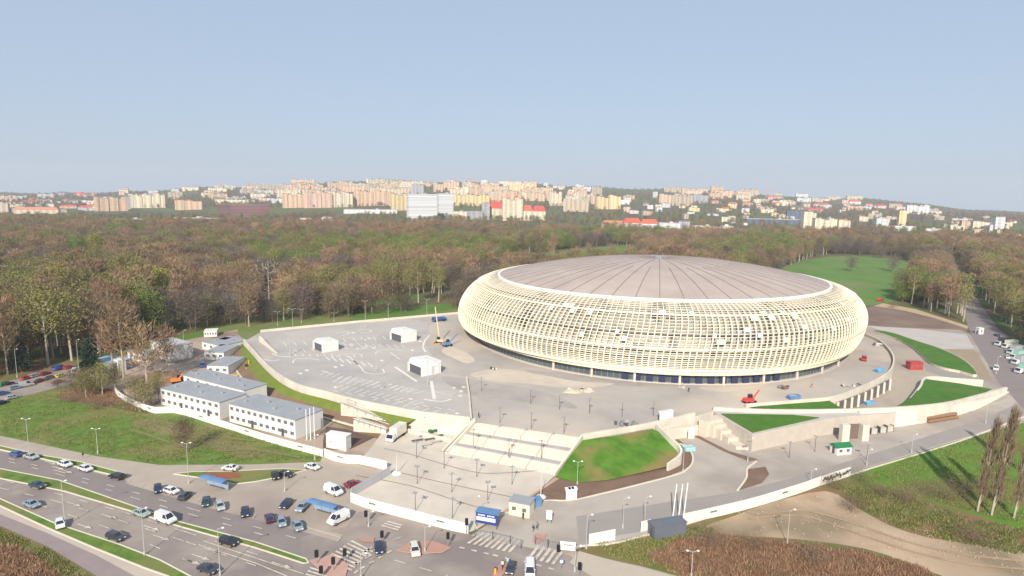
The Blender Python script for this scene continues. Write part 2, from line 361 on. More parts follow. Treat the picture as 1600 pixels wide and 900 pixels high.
# entrance square and access road in front of the arena
gsheet('entrance_square', [(600, 672), (640, 655), (760, 650), (1000, 640), (930, 700), (868, 745), (845, 770), (782, 806), (745, 828), (730, 834), (640, 806), (548, 775), (610, 738), (606, 730), (560, 722), (580, 700)], PAVB)
gsheet('access_road', [(782, 806), (850, 782), (905, 781), (1045, 745), (1080, 728), (1082, 705), (1040, 672), (1100, 660), (1200, 690), (1340, 660), (1500, 640), (1600, 560), (1650, 560), (1650, 648), (1500, 688), (1330, 740), (1065, 822), (1010, 838), (905, 858), (880, 866), (800, 852), (736, 838)], mat('access_asphalt', (.375, .325, .275), .9, (.46, .40, .34), .12, .9, det=11, c3=(.33, .28, .24), scale3=.05))
gsheet('road', [(900, 808), (1000, 792), (1150, 770), (1260, 742), (1400, 698), (1520, 660), (1600, 628), (1640, 640), (1500, 686), (1330, 738), (1065, 816), (1000, 832), (905, 848)], mat('road_grey', (.275, .24, .22), .9, (.335, .295, .265), .15, .9, det=10))
gsheet('service_yard', [(1300, 640), (1352, 560), (1352, 510), (1500, 516), (1516, 522), (1560, 590), (1600, 610), (1560, 628), (1400, 668)], PAVE)
gsheet('ramp_road', [(1362, 516), (1395, 526), (1425, 541), (1440, 560), (1447, 580), (1475, 590), (1535, 598), (1560, 594), (1530, 588), (1470, 577), (1448, 565), (1430, 548), (1400, 530)], mat('ramp_grey', (.27, .25, .22), .9, (.33, .30, .27), .2, .8))
gsheet('paved_lot', [(1350, 509), (1440, 515), (1510, 523), (1522, 545), (1475, 546), (1440, 535), (1400, 522)], mat('light_lot', (.42, .37, .34), .9, (.5, .45, .41), .1, .8))
gsheet('soil_triangle', [(1475, 546), (1522, 547), (1538, 570), (1551, 596), (1532, 594), (1520, 572), (1500, 556)], mat('sand_soil', (.27, .21, .14), .95, (.35, .27, .19), .15, .8))
gsheet('right_road', [(1478, 400), (1486, 400), (1508, 440), (1535, 480), (1560, 515), (1600, 545), (1700, 600), (1640, 650), (1600, 640), (1560, 598), (1520, 530), (1500, 478), (1485, 430)], ASPD)
gsheet('planting_bed', [(1084, 682), (1092, 682), (1140, 706), (1185, 719), (1170, 722), (1130, 706)], SOIL)
gsheet('planting_bed', [(1168, 734), (1196, 730), (1202, 742), (1190, 756), (1155, 767), (1164, 750)], SOIL)
for pts in ([(1182, 722), (1168, 733), (1166, 748), (1152, 768)], [(782, 806), (848, 783), (902, 781), (1045, 746), (1074, 734), (1083, 718), (1075, 700), (1062, 694)], [(905, 855), (1010, 838), (1330, 742), (1500, 690), (1600, 652)], [(1362, 511), (1398, 526), (1422, 539), (1437, 556), (1452, 568), (1478, 578), (1527, 588)]):
    mb = MB(); strip(mb, gp(pts, 0, 5), .45, 0, .28); mb.build('kerb', CURB)['kind'] = 'structure'
# ---------------------------------------------------------------- road markings (structure)
MK = MB()
def mline(px, wd=.22, z=None):
    LV[0] += 1
    P = gp(px); 
    for a, b in zip(P, P[1:]):
        d = b-a
        if d.length < .01: continue
        n = Vector((-d.y, d.x, 0)).normalized()*wd/2; zz = MZ
        MK.add([(a-n)+Vector((0, 0, zz)), (b-n)+Vector((0, 0, zz)), (b+n)+Vector((0, 0, zz)), (a+n)+Vector((0, 0, zz))], [(0, 1, 2, 3)])
MZ = .32
def dashes(px, on=3, off=3, wd=.22):
    P = gp(px); L = 0; pos = 0
    for a, b in zip(P, P[1:]):
        d = b-a; l = d.length; d.normalize(); n = Vector((-d.y, d.x, 0))*wd/2; t = 0.0
        while t < l:
            e = min(l, t+on); z = Vector((0, 0, MZ)); MK.add([a+d*t-n+z, a+d*e-n+z, a+d*e+n+z, a+d*t+n+z], [(0, 1, 2, 3)]); t += on+off
MZ = .275
dashes([(-20, 709), (92, 738), (207, 770), (300, 797), (480, 848)], 2.5, 6)
dashes([(-20, 714), (92, 743), (207, 779), (300, 806), (440, 846)], 2.5, 6)
dashes([(0, 764), (85, 784), (185, 814), (290, 848), (400, 886)], 3, 5)
dashes([(10, 753), (85, 772), (190, 801), (290, 833), (420, 874)], 3, 5)
dashes([(60, 790), (185, 832), (300, 880)], 3, 7)
mline([(310, 853), (400, 882), (450, 903)], .25); mline([(318, 847), (400, 874), (475, 899)], .25)
mline([(480, 826), (520, 838), (533, 842), (527, 847)], .25)
for x in range(200, 400, 22): mline([(x+3, 752+(x-200)*.262), (x-3, 758+(x-200)*.275)], .12)
def arrow(px, py, dx, dy):
    a = G(px, py); d = (G(px+dx, py+dy)-a).normalized(); n = Vector((-d.y, d.x, 0)); z = Vector((0, 0, MZ))
    MK.add([a-n*.12+z, a+d*3-n*.12+z, a+d*3+n*.12+z, a+n*.12+z], [(0, 1, 2, 3)]); MK.add([a+d*3-n*.5+z, a+d*4.6+z, a+d*3+n*.5+z], [(0, 1, 2)])
for a in [(70, 722), (95, 735), (82, 730), (105, 786), (120, 820), (160, 805), (225, 823), (240, 838), (285, 875), (318, 858), (300, 868), (425, 880)]: arrow(a[0], a[1], 10, 3.2)
def zebra(p0, p1, p2, p3, n, wd=.55):           # stripes joining edge p0-p1 to edge p3-p2
    A = G(*p0); B = G(*p1); C = G(*p2); D = G(*p3)
    for i in range(n):
        t = (i+.25)/n; t2 = (i+.75)/n; z = Vector((0, 0, MZ))
        MK.add([A.lerp(B, t)+z, A.lerp(B, t2)+z, D.lerp(C, t2)+z, D.lerp(C, t)+z], [(0, 1, 2, 3)])
zebra((552, 845), (502, 878), (548, 895), (585, 862), 8)
zebra((607, 815), (594, 824), (622, 832), (630, 821), 3)
zebra((590, 850), (556, 872), (560, 874), (590, 852), 1)
zebra((727, 850), (800, 866), (818, 845), (752, 834), 8)
zebra((822, 873), (868, 885), (882, 865), (838, 853), 5)
zebra((476, 902), (486, 886), (530, 902), (520, 912), 3)
dashes([(612, 862), (560, 893), (545, 905)], 1.1, 1.1, .5); dashes([(594, 860), (575, 872), (548, 888)], 1.1, 1.1, .5)
dashes([(718, 857), (770, 869), (800, 876)], 1.1, 1.4, .45); dashes([(818, 879), (866, 892)], 1.1, 1.4, .45)
dashes([(616, 877), (700, 902)], 2.5, 3, .25); mline([(620, 862), (650, 867), (690, 865), (703, 858)], .3)
for i in range(3): mline([(613+i*4, 846-i*2), (625+i*2, 843-i*1.5)], .12)
MK.build('road_markings', LINE)['kind'] = 'structure'
gsheet('red_island', [(618, 862), (640, 850), (672, 846), (706, 857), (690, 865), (650, 867)], REDP, z=.29)
gsheet('red_paving', [(558, 842), (585, 842), (584, 850), (566, 848)], REDP, z=.285)
gsheet('red_paving', [(482, 878), (520, 868), (545, 884), (540, 903), (520, 910)], mat('red_paving_pale', (.42, .25, .2), .9, (.5, .32, .25), .5), z=.285)
gsheet('red_paving', [(772, 893), (785, 880), (806, 878), (796, 890), (780, 906), (768, 906)], REDP, z=.29)
gsheet('red_paving', [(832, 848), (836, 836), (856, 836), (850, 844), (842, 852)], mat('red_paving_pale2', (.42, .22, .18), .9, (.5, .3, .24), .5), z=.29)

# ---------------------------------------------------------------- raised arena plaza (deck), 5 m up
ZD = 5.0
left_edge = smooth([G(381, 534, ZD), G(395, 549, ZD), G(410, 566, ZD), G(435, 588, ZD), G(467, 605, ZD), G(510, 616, ZD), G(550, 627, ZD), G(610, 639, ZD), G(652, 647, ZD), G(735, 657, ZD)], 4)
right_curve = smooth([G(1352, 525, ZD), G(1375, 536, ZD), G(1392, 553, ZD), G(1396, 570, ZD), G(1385, 588, ZD), G(1350, 607, ZD), G(1305, 624, ZD), G(1250, 630, ZD), G(1165, 637, ZD)], 5)
back = [G(a, b, ZD) for a, b in [(1300, 478), (1100, 464), (900, 464), (760, 478), (720, 490), (560, 504), (407, 519)]]
front = [G(a, b, ZD) for a, b in [(742, 660), (909, 684), (1000, 669), (1025, 664), (1085, 651), (1112, 643)]]
deck_pts = left_edge+front+[G(1165, 637, ZD)]
deck_pts = left_edge + front + list(reversed(right_curve)) + back
sheet('arena_plaza', deck_pts, DECKM, 0, z0=-.2, sidemat=CONC)
# the strip of plaza carried on the right, with its long retaining wall
sheet('parking_deck', [G(a, b, ZD) for a, b in [(409, 522), (560, 507), (655, 499), (672, 512), (664, 540), (690, 575), (729, 592), (735, 655), (652, 646), (610, 637), (550, 625), (510, 614), (467, 603), (437, 587), (413, 566), (431, 555)]], PARKM, .006)
parap = MB()
pw = left_edge; strip(parap, [p+Vector((0, .2, 0)) for p in pw], .5, ZD-.3, 1.2)
strip(parap, [G(407, 519, ZD), G(560, 504, ZD), G(720, 490, ZD)], .5, ZD-.3, 1.3)
o = parap.build('parapet_wall', CONC); tag(o, 'low cream parapet wall round the back and curved left edge of the parking deck', 'wall')
mb = MB(); strip(mb, [G(406, 540, 3.2), G(433, 560, 3.2)], .6, 3.0, [4.4, 2.4]); o = mb.build('ramp_wall', CONC); tag(o, 'tapering cream side wall of the ramp at the far left corner of the parking deck', 'wall')
mb = MB(); strip(mb, [G(729, 592, ZD), G(733, 620, ZD), G(736, 655, ZD)], .5, ZD+.001, .8); o = mb.build('divider_wall', CONC); tag(o, 'straight low white wall dividing the marked parking deck from the arena forecourt', 'wall')
mb = MB(); strip(mb, [G(909, 684, ZD), G(1000, 669, ZD), G(1028, 663, ZD), G(1085, 650, ZD)], .6, ZD-.6, 1.6); o = mb.build('parapet_wall', CONC); tag(o, 'straight cream parapet wall above the grass mound beside the stairs', 'wall')
mb = MB(); strip(mb, right_curve, .5, ZD-.7, 1.9); o = mb.build('parapet_wall', CONC); tag(o, 'curved cream parapet wall sweeping round the right end of the arena plaza', 'wall')
# columns showing under the curved edge: shade of the openings painted as a dark strip between posts
und = smooth([G(1302, 629, 3.6), G(1345, 613, 3.6), G(1384, 593, 3.6)], 8)
mb = MB(); strip(mb, [p+Vector((.5, -1.1, 0)) for p in und], .12, 0.1, 3.9); under = mb.build('undercroft_shade', mat('undercroft', (.12, .10, .10), .9, (.2, .17, .16), .5)); tag(under, 'dark strip painted as undercroft shade with slim cream posts below the curved plaza edge', 'wall')
for i in range(0, len(und), 2):
    mb = MB(); p = und[i]; mb.box((p.x+.7, p.y-1.5, 2.1), (.7, .5, 4.2)); mb.build('post', CONC, under)
# markings on the parking deck
MK = MB()
def dl(px, wd=.25):
    wd *= 1.15
    P = [G(a, b, ZD) for a, b in px]
    if len(P) > 2: P = smooth(P, 4)
    for a, b in zip(P, P[1:]):
        d = b-a
        if d.length < .01: continue
        n = Vector((-d.y, d.x, 0)).normalized()*wd/2; z = Vector((0, 0, .02))
        MK.add([a-n+z, b-n+z, b+n+z, a+n+z], [(0, 1, 2, 3)])
c5 = lambda *p: [(360+a/4, 460+b/4) for a, b in p]
dl(c5((390, 430), (400, 408), (440, 400), (500, 402), (555, 410)), .4); dl(c5((665, 390), (690, 375), (760, 370), (830, 378)), .4)
dl(c5((905, 370), (930, 352), (1000, 345), (1080, 350)), .4); dl(c5((820, 470), (850, 490), (910, 498), (960, 490), (950, 465)), .4)
dl(c5((740, 385), (830, 470)), .4); dl(c5((660, 240), (720, 235), (740, 245), (700, 258)), .4); dl(c5((800, 225), (840, 218), (880, 225), (860, 240), (810, 238)), .4)
dl(c5((760, 330), (820, 340), (850, 330), (840, 318)), .4); dl(c5((1030, 453), (1165, 545)), .8); dl(c5((1245, 255), (1215, 290), (1205, 330), (1220, 360)), .6)
dl(c5((1255, 540), (1275, 655)), .9); dl(c5((1210, 655), (1270, 665), (1330, 668), (1380, 655)), .6); dl(c5((1270, 605), (1380, 632)), .2)
dl(c5((570, 475), (640, 500)), .4); dl(c5((1000, 365), (1060, 405)), .4); dl(c5((740, 310), (800, 345)), .4); dl(c5((260, 370), (300, 385), (380, 390)), .5); dl(c5((200, 405), (260, 415), (310, 408)), .5)
for i in range(13): a = 640+i*42; dl(c5((a, 548+i*6), (a+75, 505+i*8)), .28)
for i in range(13): a = 660+i*42; dl(c5((a-10, 590+i*8), (a+45, 565+i*9)), .28)
for i in range(10): a = 640+i*80; dl(c5((a, 600+i*13), (a+40, 612+i*13)), .28)
for i in range(8): a = 890+i*62; dl(c5((a, 662+i*13), (a+40, 648+i*13)), .28)
for i in range(12): a = 330+i*62; dl(c5((a, 300-i*4), (a+22, 322-i*4)), .28)
for i in range(10): a = 400+i*46; dl(c5((a, 370+i*1), (a+12, 385+i*1)), .28)
for i in range(7): a = 590+i*45; dl(c5((a, 385+i*7), (a+30, 412+i*7)), .4)
for i in range(6): dl(c5((1280, 604+i*9), (1390, 610+i*9)), .14)
for a in [(430, 490), (470, 470), (650, 450), (860, 270), (760, 235), (820, 270), (890, 330), (1130, 345), (1390, 580), (1450, 575), (1435, 600), (1430, 630), (1120, 650), (1410, 740), (650, 575), (1180, 290), (940, 410), (690, 440)]: dl(c5((a[0], a[1]), (a[0]+14, a[1]+8)), .9)
for i in range(16): a = 560+i*36; dl(c5((a, 505+i*7), (a+50, 482+i*7)), .24)
for i in range(11): a = 400+i*52; dl(c5((a, 345-i*3), (a+20, 362-i*3)), .24)
for i in range(9): a = 700+i*46; dl(c5((a, 300+i*2), (a+26, 320+i*2)), .24)
MK.build('parking_markings', mat('deck_paint', (.80, .76, .71), .8, (.58, .54, .49), .9, .9))['kind'] = 'structure'

# grass slope and soil along the left foot of the deck
inn = [p+Vector((-.3, -.3, 0)) for p in left_edge[:33]]
outp = smooth([G(a, b) for a, b in [(374, 534), (363, 552), (366, 572), (378, 592), (400, 610), (432, 628), (470, 642), (512, 655), (560, 668), (606, 676)]], 4)
n_ = 33
def res(pts, n):
    L = [0]
    for a, b in zip(pts, pts[1:]): L.append(L[-1]+(b-a).length)
    out = []
    for i in range(n):
        t = L[-1]*i/(n-1); k = max(j for j in range(len(L)) if L[j] <= t+1e-9); k = min(k, len(pts)-2)
        out.append(pts[k].lerp(pts[k+1], (t-L[k])/(L[k+1]-L[k]+1e-9)))
    return out
I = res(inn, n_); O = res(outp, n_)
def slope(name, t0, t1, z0, z1, m, i0=0, i1=n_):
    mb = MB(); vs = []
    for i in range(i0, i1):
        a = I[i].lerp(O[i], t0); b = I[i].lerp(O[i], t1); vs += [(a.x, a.y, z0), (b.x, b.y, z1)]
    k = i1-i0; mb.add(vs, [(2*i, 2*i+1, 2*i+3, 2*i+2) for i in range(k-1)]); mb.build(name, m)['kind'] = 'structure'
slope('grass_bank', 0, .52, 3.6, 1.9, mat('bank_grass', (.10, .15, .02), .95, (.17, .2, .035), .3, .8, det=12))
slope('soil_bank', .52, 1, 1.9, .35, SOIL)
mb = MB(); strip(mb, outp, .5, 0, .45); mb.build('kerb', CURB)['kind'] = 'structure'
gsheet('site_road', [(372, 522), (382, 532), (366, 552), (366, 575), (380, 596), (410, 622), (400, 626), (365, 598), (352, 570), (352, 535)], ASPH, z=.2)
# diagonal concrete stairs at the end of the bank
for pts, lab in (([(537, 631, 4.6), (617, 661, 1.5)], 'upper'), ([(555, 656, 3.0), (606, 672, .6)], 'lower')):
    a, b = G(*pts[0]), G(*pts[1]); t = thing('ramp_stairs', f'{lab} diagonal concrete stair ramp crossing the grass bank left of the entrance square', 'stairs')
    mb = MB(); d = (b-a); n = Vector((-d.y, d.x, 0)).normalized()*1.4
    N = 16
    for i in range(N):
        p = a.lerp(b, i/N); q = a.lerp(b, (i+1)/N); mb.add([p-n, q-n, q+n, p+n, (p-n)*1, (q-n)*1, (q+n)*1, (p+n)*1], [])
        zt = p.z+.3; vs = [(v.x, v.y, z) for z in (0, zt) for v in (p-n, q-n, q+n, p+n)]
        mb.add(vs, [(4, 5, 6, 7), (0, 1, 5, 4), (1, 2, 6, 5), (2, 3, 7, 6), (3, 0, 4, 7)])
    mb.build('steps', CONC, t)
    for s in (-1, 1):
        mb = MB(); nn = n.normalized()*1.6*s; A = a+nn; B = b+nn; mb.tube((A.x, A.y, A.z+1.1), (B.x, B.y, B.z+1.1), .06); 
        for k in range(7): p = A.lerp(B, k/6); mb.tube((p.x, p.y, p.z), (p.x, p.y, p.z+1.1), .05, n=4)
        mb.build('railing', STEEL, t)
# the wide stairs in the middle
A = G(742, 661, ZD); B = G(909, 685, ZD); C = G(866, 744, 0); D = G(697, 710, 0)
st = thing('grand_stairs', 'wide pale entrance stairs in three flights with grey landings up to the plaza', 'stairs')
prof = []; z = ZD; t = 0
segs = [('f', .24), ('l', .14), ('f', .24), ('l', .14), ('f', .24)]
for knd, ln in segs:
    mb = MB(); nst = 9 if knd == 'f' else 1; dz = ZD/3 if knd == 'f' else 0
    for i in range(nst):
        zt = z-dz*(i+ (1 if knd == 'f' else 0))/nst if knd == 'f' else z
        if knd == 'f': ta0 = t+ln*i/nst
        ta = t+ln*i/nst; tb = t+ln*(i+1)/nst
        q = [A.lerp(D, ta), B.lerp(C, ta), B.lerp(C, tb), A.lerp(D, tb)]
        vs = [(v.x, v.y, zz) for zz in (-.1, zt+.02) for v in q]
        mb.add(vs, [(4, 7, 6, 5), (0, 1, 5, 4), (1, 2, 6, 5), (2, 3, 7, 6), (3, 0, 4, 7)])
    mb.build('flight' if knd == 'f' else 'landing', mat('stair_stone', (.60, .52, .41), .9, (.72, .63, .51), .3, .9) if knd == 'f' else mat('landing_stone', (.38, .345, .33), .9, (.44, .40, .38), .3), st)
    z -= dz; t += ln
for k in range(1, 12):
    z_ = ZD; t_ = 0
    for knd, ln in segs:
        a_ = A.lerp(B, k/12).lerp(D.lerp(C, k/12), t_); b_ = A.lerp(B, k/12).lerp(D.lerp(C, k/12), t_+ln); z2 = z_-(ZD/3 if knd == 'f' else 0)
        if knd == 'f' and k % 3 == 0: mb = MB(); mb.tube((a_.x, a_.y, z_+.95), (b_.x, b_.y, z2+.95), .05, n=5); mb.tube((a_.x, a_.y, z_-.1), (a_.x, a_.y, z_+.95), .05, n=5); mb.tube((b_.x, b_.y, z2-.1), (b_.x, b_.y, z2+.95), .05, n=5); mb.build('handrail', STEEL, st)
        z_ = z2; t_ += ln
for (p, q) in ((A, D), (B, C)):
    mb = MB(); strip(mb, [p, q], .6, [-.1, -.1], [ZD+1.0, .9]); mb.build('side_wall', CONC, st)
# a second part of the square: low angled wall left of the stairs
mb = MB(); strip(mb, [G(692, 708), G(742, 657, 4.9)], .5, 0, [1.0, 5.6]); o = mb.build('side_wall', CONC); tag(o, 'thin sloping concrete wall running down beside the left end of the wide stairs', 'wall')
mb = MB(); strip(mb, [G(637, 676), G(668, 684), G(715, 694)], .5, 0, 1.2); o = mb.build('retaining_wall', CONC); tag(o, 'low cream retaining wall at the foot of the deck face left of the wide stairs', 'wall')
for i, (a, b) in enumerate([(663, 682), (672, 688), (682, 692), (684, 683), (667, 697), (652, 690)]):
    t = thing('bench_slab', f'{NUM[i]} grey seating slab lying on the square left of the wide stairs', 'bench', G(a, b, 0), .5, 'seating slabs left of the wide stairs')
    mb = MB(); mb.box((0, 0, .5), (3.2, .7, .12)); mb.build('seat', DKST if i % 2 else CONG, t)
    for s in (-1, 1): mb = MB(); mb.box((s*1.2, 0, .22), (.25, .6, .44)); mb.build('leg', DKST, t)
for px_ in ([(600, 702), (642, 711), (705, 730), (750, 740), (790, 740), (845, 736)], [(627, 740), (700, 757), (800, 778)], [(556, 744), (640, 760), (720, 786), (770, 800)]):
    mb = MB(); strip(mb, gp(px_, 0, 4), .16, .2, .03+.002*LV[0] % .01); mb.build('drain_channel', mat('channel_dark', (.16, .13, .115), .8))['kind'] = 'structure'
# grass mound to the right of the stairs
def hsurf(name, px, m, sm=0, lift=.0):
    P = [G(a, b, c) for a, b, c in px]
    if sm: P = smooth(P, sm, True)
    return sheet(name, P, m, lift)
mound = [(909, 688, 4.6), (960, 681, 4.6), (1020, 670, 4.6), (1032, 676, 4.2), (1046, 689, 3.4), (1059, 704, 2.2), (1056, 716, 1.4), (1042, 729, .9), (1000, 739, .7), (950, 750, .5), (905, 754, .4), (868, 746, .4), (885, 720, 2.2)]
hsurf('grass_mound', mound, GRASB)
gsheet('soil_strip', [(868, 744), (905, 752), (950, 748), (1042, 727), (1062, 705), (1078, 708), (1081, 720), (1070, 735), (1040, 747), (902, 781), (848, 783), (812, 796), (845, 765)], SOIL)
gsheet('pink_strip', [(868, 746), (876, 748), (800, 797), (782, 805), (786, 800), (847, 764)], mat('pink_paving', (.42, .28, .22), .9, (.5, .35, .27), .4))
mw = smooth([G(1026, 667, ZD), G(1045, 686, 4), G(1061, 701, 3), G(1063, 714, 2.2), (G(1043, 730, 1.2))], 6)
mb = MB(); hh = [5.6-3.6*i/(len(mw)-1) for i in range(len(mw))]; strip(mb, [G(*(P2(p)[:2]), 1.0) for p in mw], .5, 0, [h_ for h_ in hh]); 
mb = MB(); strip(mb, mw, .55, -.1, [p.z+1.0 for p in mw]); o = mb.build('curved_wall', CONC); tag(o, 'curved cream wall holding the right end of the grass mound', 'wall')
# rough concrete stair block between mound and the grass triangle
sb = thing('stepped_ramp', 'rough cream concrete stepped block descending right of the plaza corner', 'stairs')
a0, a1 = G(1112, 643, ZD), G(1122, 648, ZD); b0, b1 = G(1150, 702, 0), G(1172, 703, 0)
N = 5
for i in range(N):
    t0 = i/N; t1 = (i+1)/N; zt = ZD*(1-t0)*.95; mb = MB()
    q = [G(1092, 655, zt).lerp(G(1150, 703, 0), t0), G(1120, 648, zt).lerp(G(1172, 704, 0), t0), G(1120, 648, zt).lerp(G(1172, 704, 0), t1), G(1092, 655, zt).lerp(G(1150, 703, 0), t1)]
    mb.add([(v.x, v.y, zz) for zz in (0, max(.4, zt)) for v in q], [(4, 7, 6, 5), (0, 1, 5, 4), (1, 2, 6, 5), (2, 3, 7, 6), (3, 0, 4, 7)])
    mb.build('block', mat('rough_concrete', (.50, .44, .36), .9, (.66, .58, .47), .5, .9), sb)
mb = MB(); strip(mb, [G(1040, 672, 3), G(1075, 668, 3), G(1090, 664, 3)], .6, 0, [3.3, 3.2, 3]); o = mb.build('terrace_wall', CONC); tag(o, 'cream concrete terrace wall stepping down behind the small portal right of the mound', 'wall')
# grass triangles and the long bright wall on the right
tri = [G(1122, 648, ZD), G(1176, 679, ZD), G(1290, 655, ZD), G(1325, 650, ZD), G(1400, 645, ZD), G(1400, 641, ZD), G(1320, 641, ZD), G(1180, 640, ZD), G(1112, 641, ZD)]
sheet('plaza_wing', tri, CONG, -.004, z0=0, sidemat=mat('beige_wall', (.46, .40, .34), .9, (.54, .47, .40), .4))
sheet('grass_triangle', [G(a, b, ZD+.25) for a, b in [(1127, 646), (1176, 675), (1280, 652), (1240, 648)]], GRASF, 0, z0=ZD-.1)
hsurf('grass_triangle', [(1170, 637, 5.2), (1290, 623, 5.0), (1318, 640, 5.0), (1250, 641, 5.1)], GRASF, lift=.12)
mb = MB(); lw = [G(1114, 641, ZD), G(1180, 644, ZD), G(1250, 645, ZD), G(1320, 644, ZD), G(1400, 641, ZD), G(1475, 634, 4.4), G(1530, 621, 2.6), G(1572, 609, .6)]
lw2 = smooth(lw, 4); strip(mb, lw2, .8, [0 if p.x > 90 else ZD-1.0 for p in lw2], [p.z+1.0-(0 if p.x > 90 else ZD-1.0) for p in lw2])
o = mb.build('retaining_wall', CONC); tag(o, 'long bright cream retaining wall tapering to the right beside the access road', 'wall')
mb = MB(); lw3 = smooth([G(1340, 671), G(1400, 667), G(1470, 655), G(1520, 641), G(1550, 627), G(1575, 613)], 4)
hs_ = [5.6, 5.4, 4.2, 3.0, 1.6, .3]; H3 = []
for i in range(len(lw3)):
    f_ = i/(len(lw3)-1)*5; k = min(4, int(f_)); H3.append(hs_[k]+(hs_[k+1]-hs_[k])*(f_-k))
strip(mb, lw3, .8, 0, H3); o = mb.build('retaining_wall', mat('bright_concrete', (.68, .61, .50), .85, (.76, .69, .58), .2, .8)); tag(o, 'tall front face of the long pale wall above the parked blocks and pipes', 'wall')
gm = MB()
for nm, px, lab in (('lower', [(1447, 592, 2.2), (1500, 599, 1.2), (1551, 608, .6), (1530, 618, 2.0), (1472, 632, 3.8), (1397, 637, 4.8), (1425, 620, 3.0), (1436, 605, 2.4)], 0),):
    P = [G(a, b, c) for a, b, c in px]; sheet('grass_leaf', P, GRASF, 0, z0=0, sidemat=CONC)
mb = MB(); strip(mb, smooth([G(1397, 636, 4.6), G(1422, 621, 3.2), G(1438, 604, 2.4), G(1449, 591, 2.0), G(1500, 597, 1.2), G(1535, 601, .8)], 4), .7, 0, 2.6); o = mb.build('curved_wall', CONC); tag(o, 'low curved cream wall round the lower right grass leaf', 'wall')
sheet('grass_leaf', smooth([G(a, b, 1.2) for a, b in [(1366, 516), (1395, 520), (1430, 532), (1470, 545), (1508, 564), (1526, 585), (1500, 579), (1475, 574), (1454, 566), (1440, 554), (1425, 541), (1400, 528)]], 3, True), GRASF, 0, z0=0, sidemat=CONC)
# sloped portion under the first triangle so the plaza edge closes
mb = MB()
pass
# ---------------------------------------------------------------- the arena
CX, CY, TH = 69.3, 301.0, 0.12
AX = bpy.data.objects.new('domed_arena', None); COL.objects.link(AX); AX.location = (CX, CY, ZD); AX.rotation_euler = (0, 0, TH)
tag(AX, 'huge round arena with pinkish dome roof and bulging cream lattice shell', 'arena')
A1, B1, Z1 = 75.5, 68.0, 29.5-ZD
A2, B2, Z2 = 90.0, 86.0, 17.6-ZD
A3, B3, Z3 = 83.5, 86.0, 9.0-ZD
def prof(t):     # t 0 top .. 1 bottom -> (a, b, z)
    if t < .5:
        p = t/.5*pi/2; s, c = sin(p), cos(p); return (A1+(A2-A1)*s, B1+(B2-B1)*s, Z2+(Z1-Z2)*c)
    p = (t-.5)/.5*pi/2; s, c = sin(p), cos(p); return (A3+(A2-A3)*c, B3+(B2-B3)*c, Z2-(Z2-Z3)*s)
def E3(a, b, z, th):                     # the lower rings reach further towards the forecourt
    k = min(1.0, max(0.0, (Z1-z)/(Z1-Z3)))**1.3
    return Vector((a*cos(th)-7.5*k, b*sin(th)-8.0*k, z))
# dome
mb = MB(); NR, NT = 14, 120; vs = [Vector((0, 0, Z1+9.0))]
for r in range(1, NR+1):
    f_ = r/NR
    for i in range(NT): vs.append(E3(A1*f_, B1*f_, Z1+9.0*(1-f_**2.1), 2*pi*i/NT))
fs = [(0, 1+i, 1+(i+1) % NT) for i in range(NT)]+[(1+(r-1)*NT+i, 1+r*NT+i, 1+r*NT+(i+1) % NT, 1+(r-1)*NT+(i+1) % NT) for r in range(1, NR) for i in range(NT)]
mb.add(vs, fs); dome = mb.build('dome_roof', ROOFM, AX, smooth=True)
for i in range(52):
    th = 2*pi*(i+.5)/52; mb = MB(); f0 = .03 if i % 2 == 0 else .42
    pts = []
    for k in range(13):
        f_ = f0+(.985-f0)*k/12; pts.append(E3(A1*f_, B1*f_, Z1+9.0*(1-f_**2.1)+.12, th))
    for p, q in zip(pts, pts[1:]):
        n = Vector((-(q-p).y, (q-p).x, 0)).normalized()*.12
        mb.add([p-n, q-n, q+n, p+n], [(0, 1, 2, 3)])
        mb.add([p-n+Vector((0, 0, -.3)), q-n+Vector((0, 0, -.3)), q-n, p-n, p+n, q+n, q+n+Vector((0, 0, -.3)), p+n+Vector((0, 0, -.3))], [(0, 1, 2, 3), (4, 5, 6, 7)])
    mb.build('seam', SEAM, dome)
mb = MB(); mb.lathe([(2.6, -.3), (2.6, .35), (2.0, .8), (0.9, .95)], (0, 0, Z1+8.9), 16)
for k in range(5): mb.box((cos(k*1.3)*3.4, sin(k*1.3)*3.4, Z1+9.4), (.5, .5, 1.1))
mb.build('roof_cap', STEEL, dome)
# rim
mb = MB(); N = 144; vs = []
for i in range(N):
    th = 2*pi*i/N
    for da, z in ((-.3, -.7), (.75, -.7), (.75, .35), (-.3, .35)): vs.append(E3(A1+da, B1+da, Z1+z, th))
mb.add(vs, [(4*i+k, 4*i+(k+1) % 4, 4*((i+1) % N)+(k+1) % 4, 4*((i+1) % N)+k) for i in range(N) for k in range(4)]); mb.build('roof_rim', RIMW, AX)
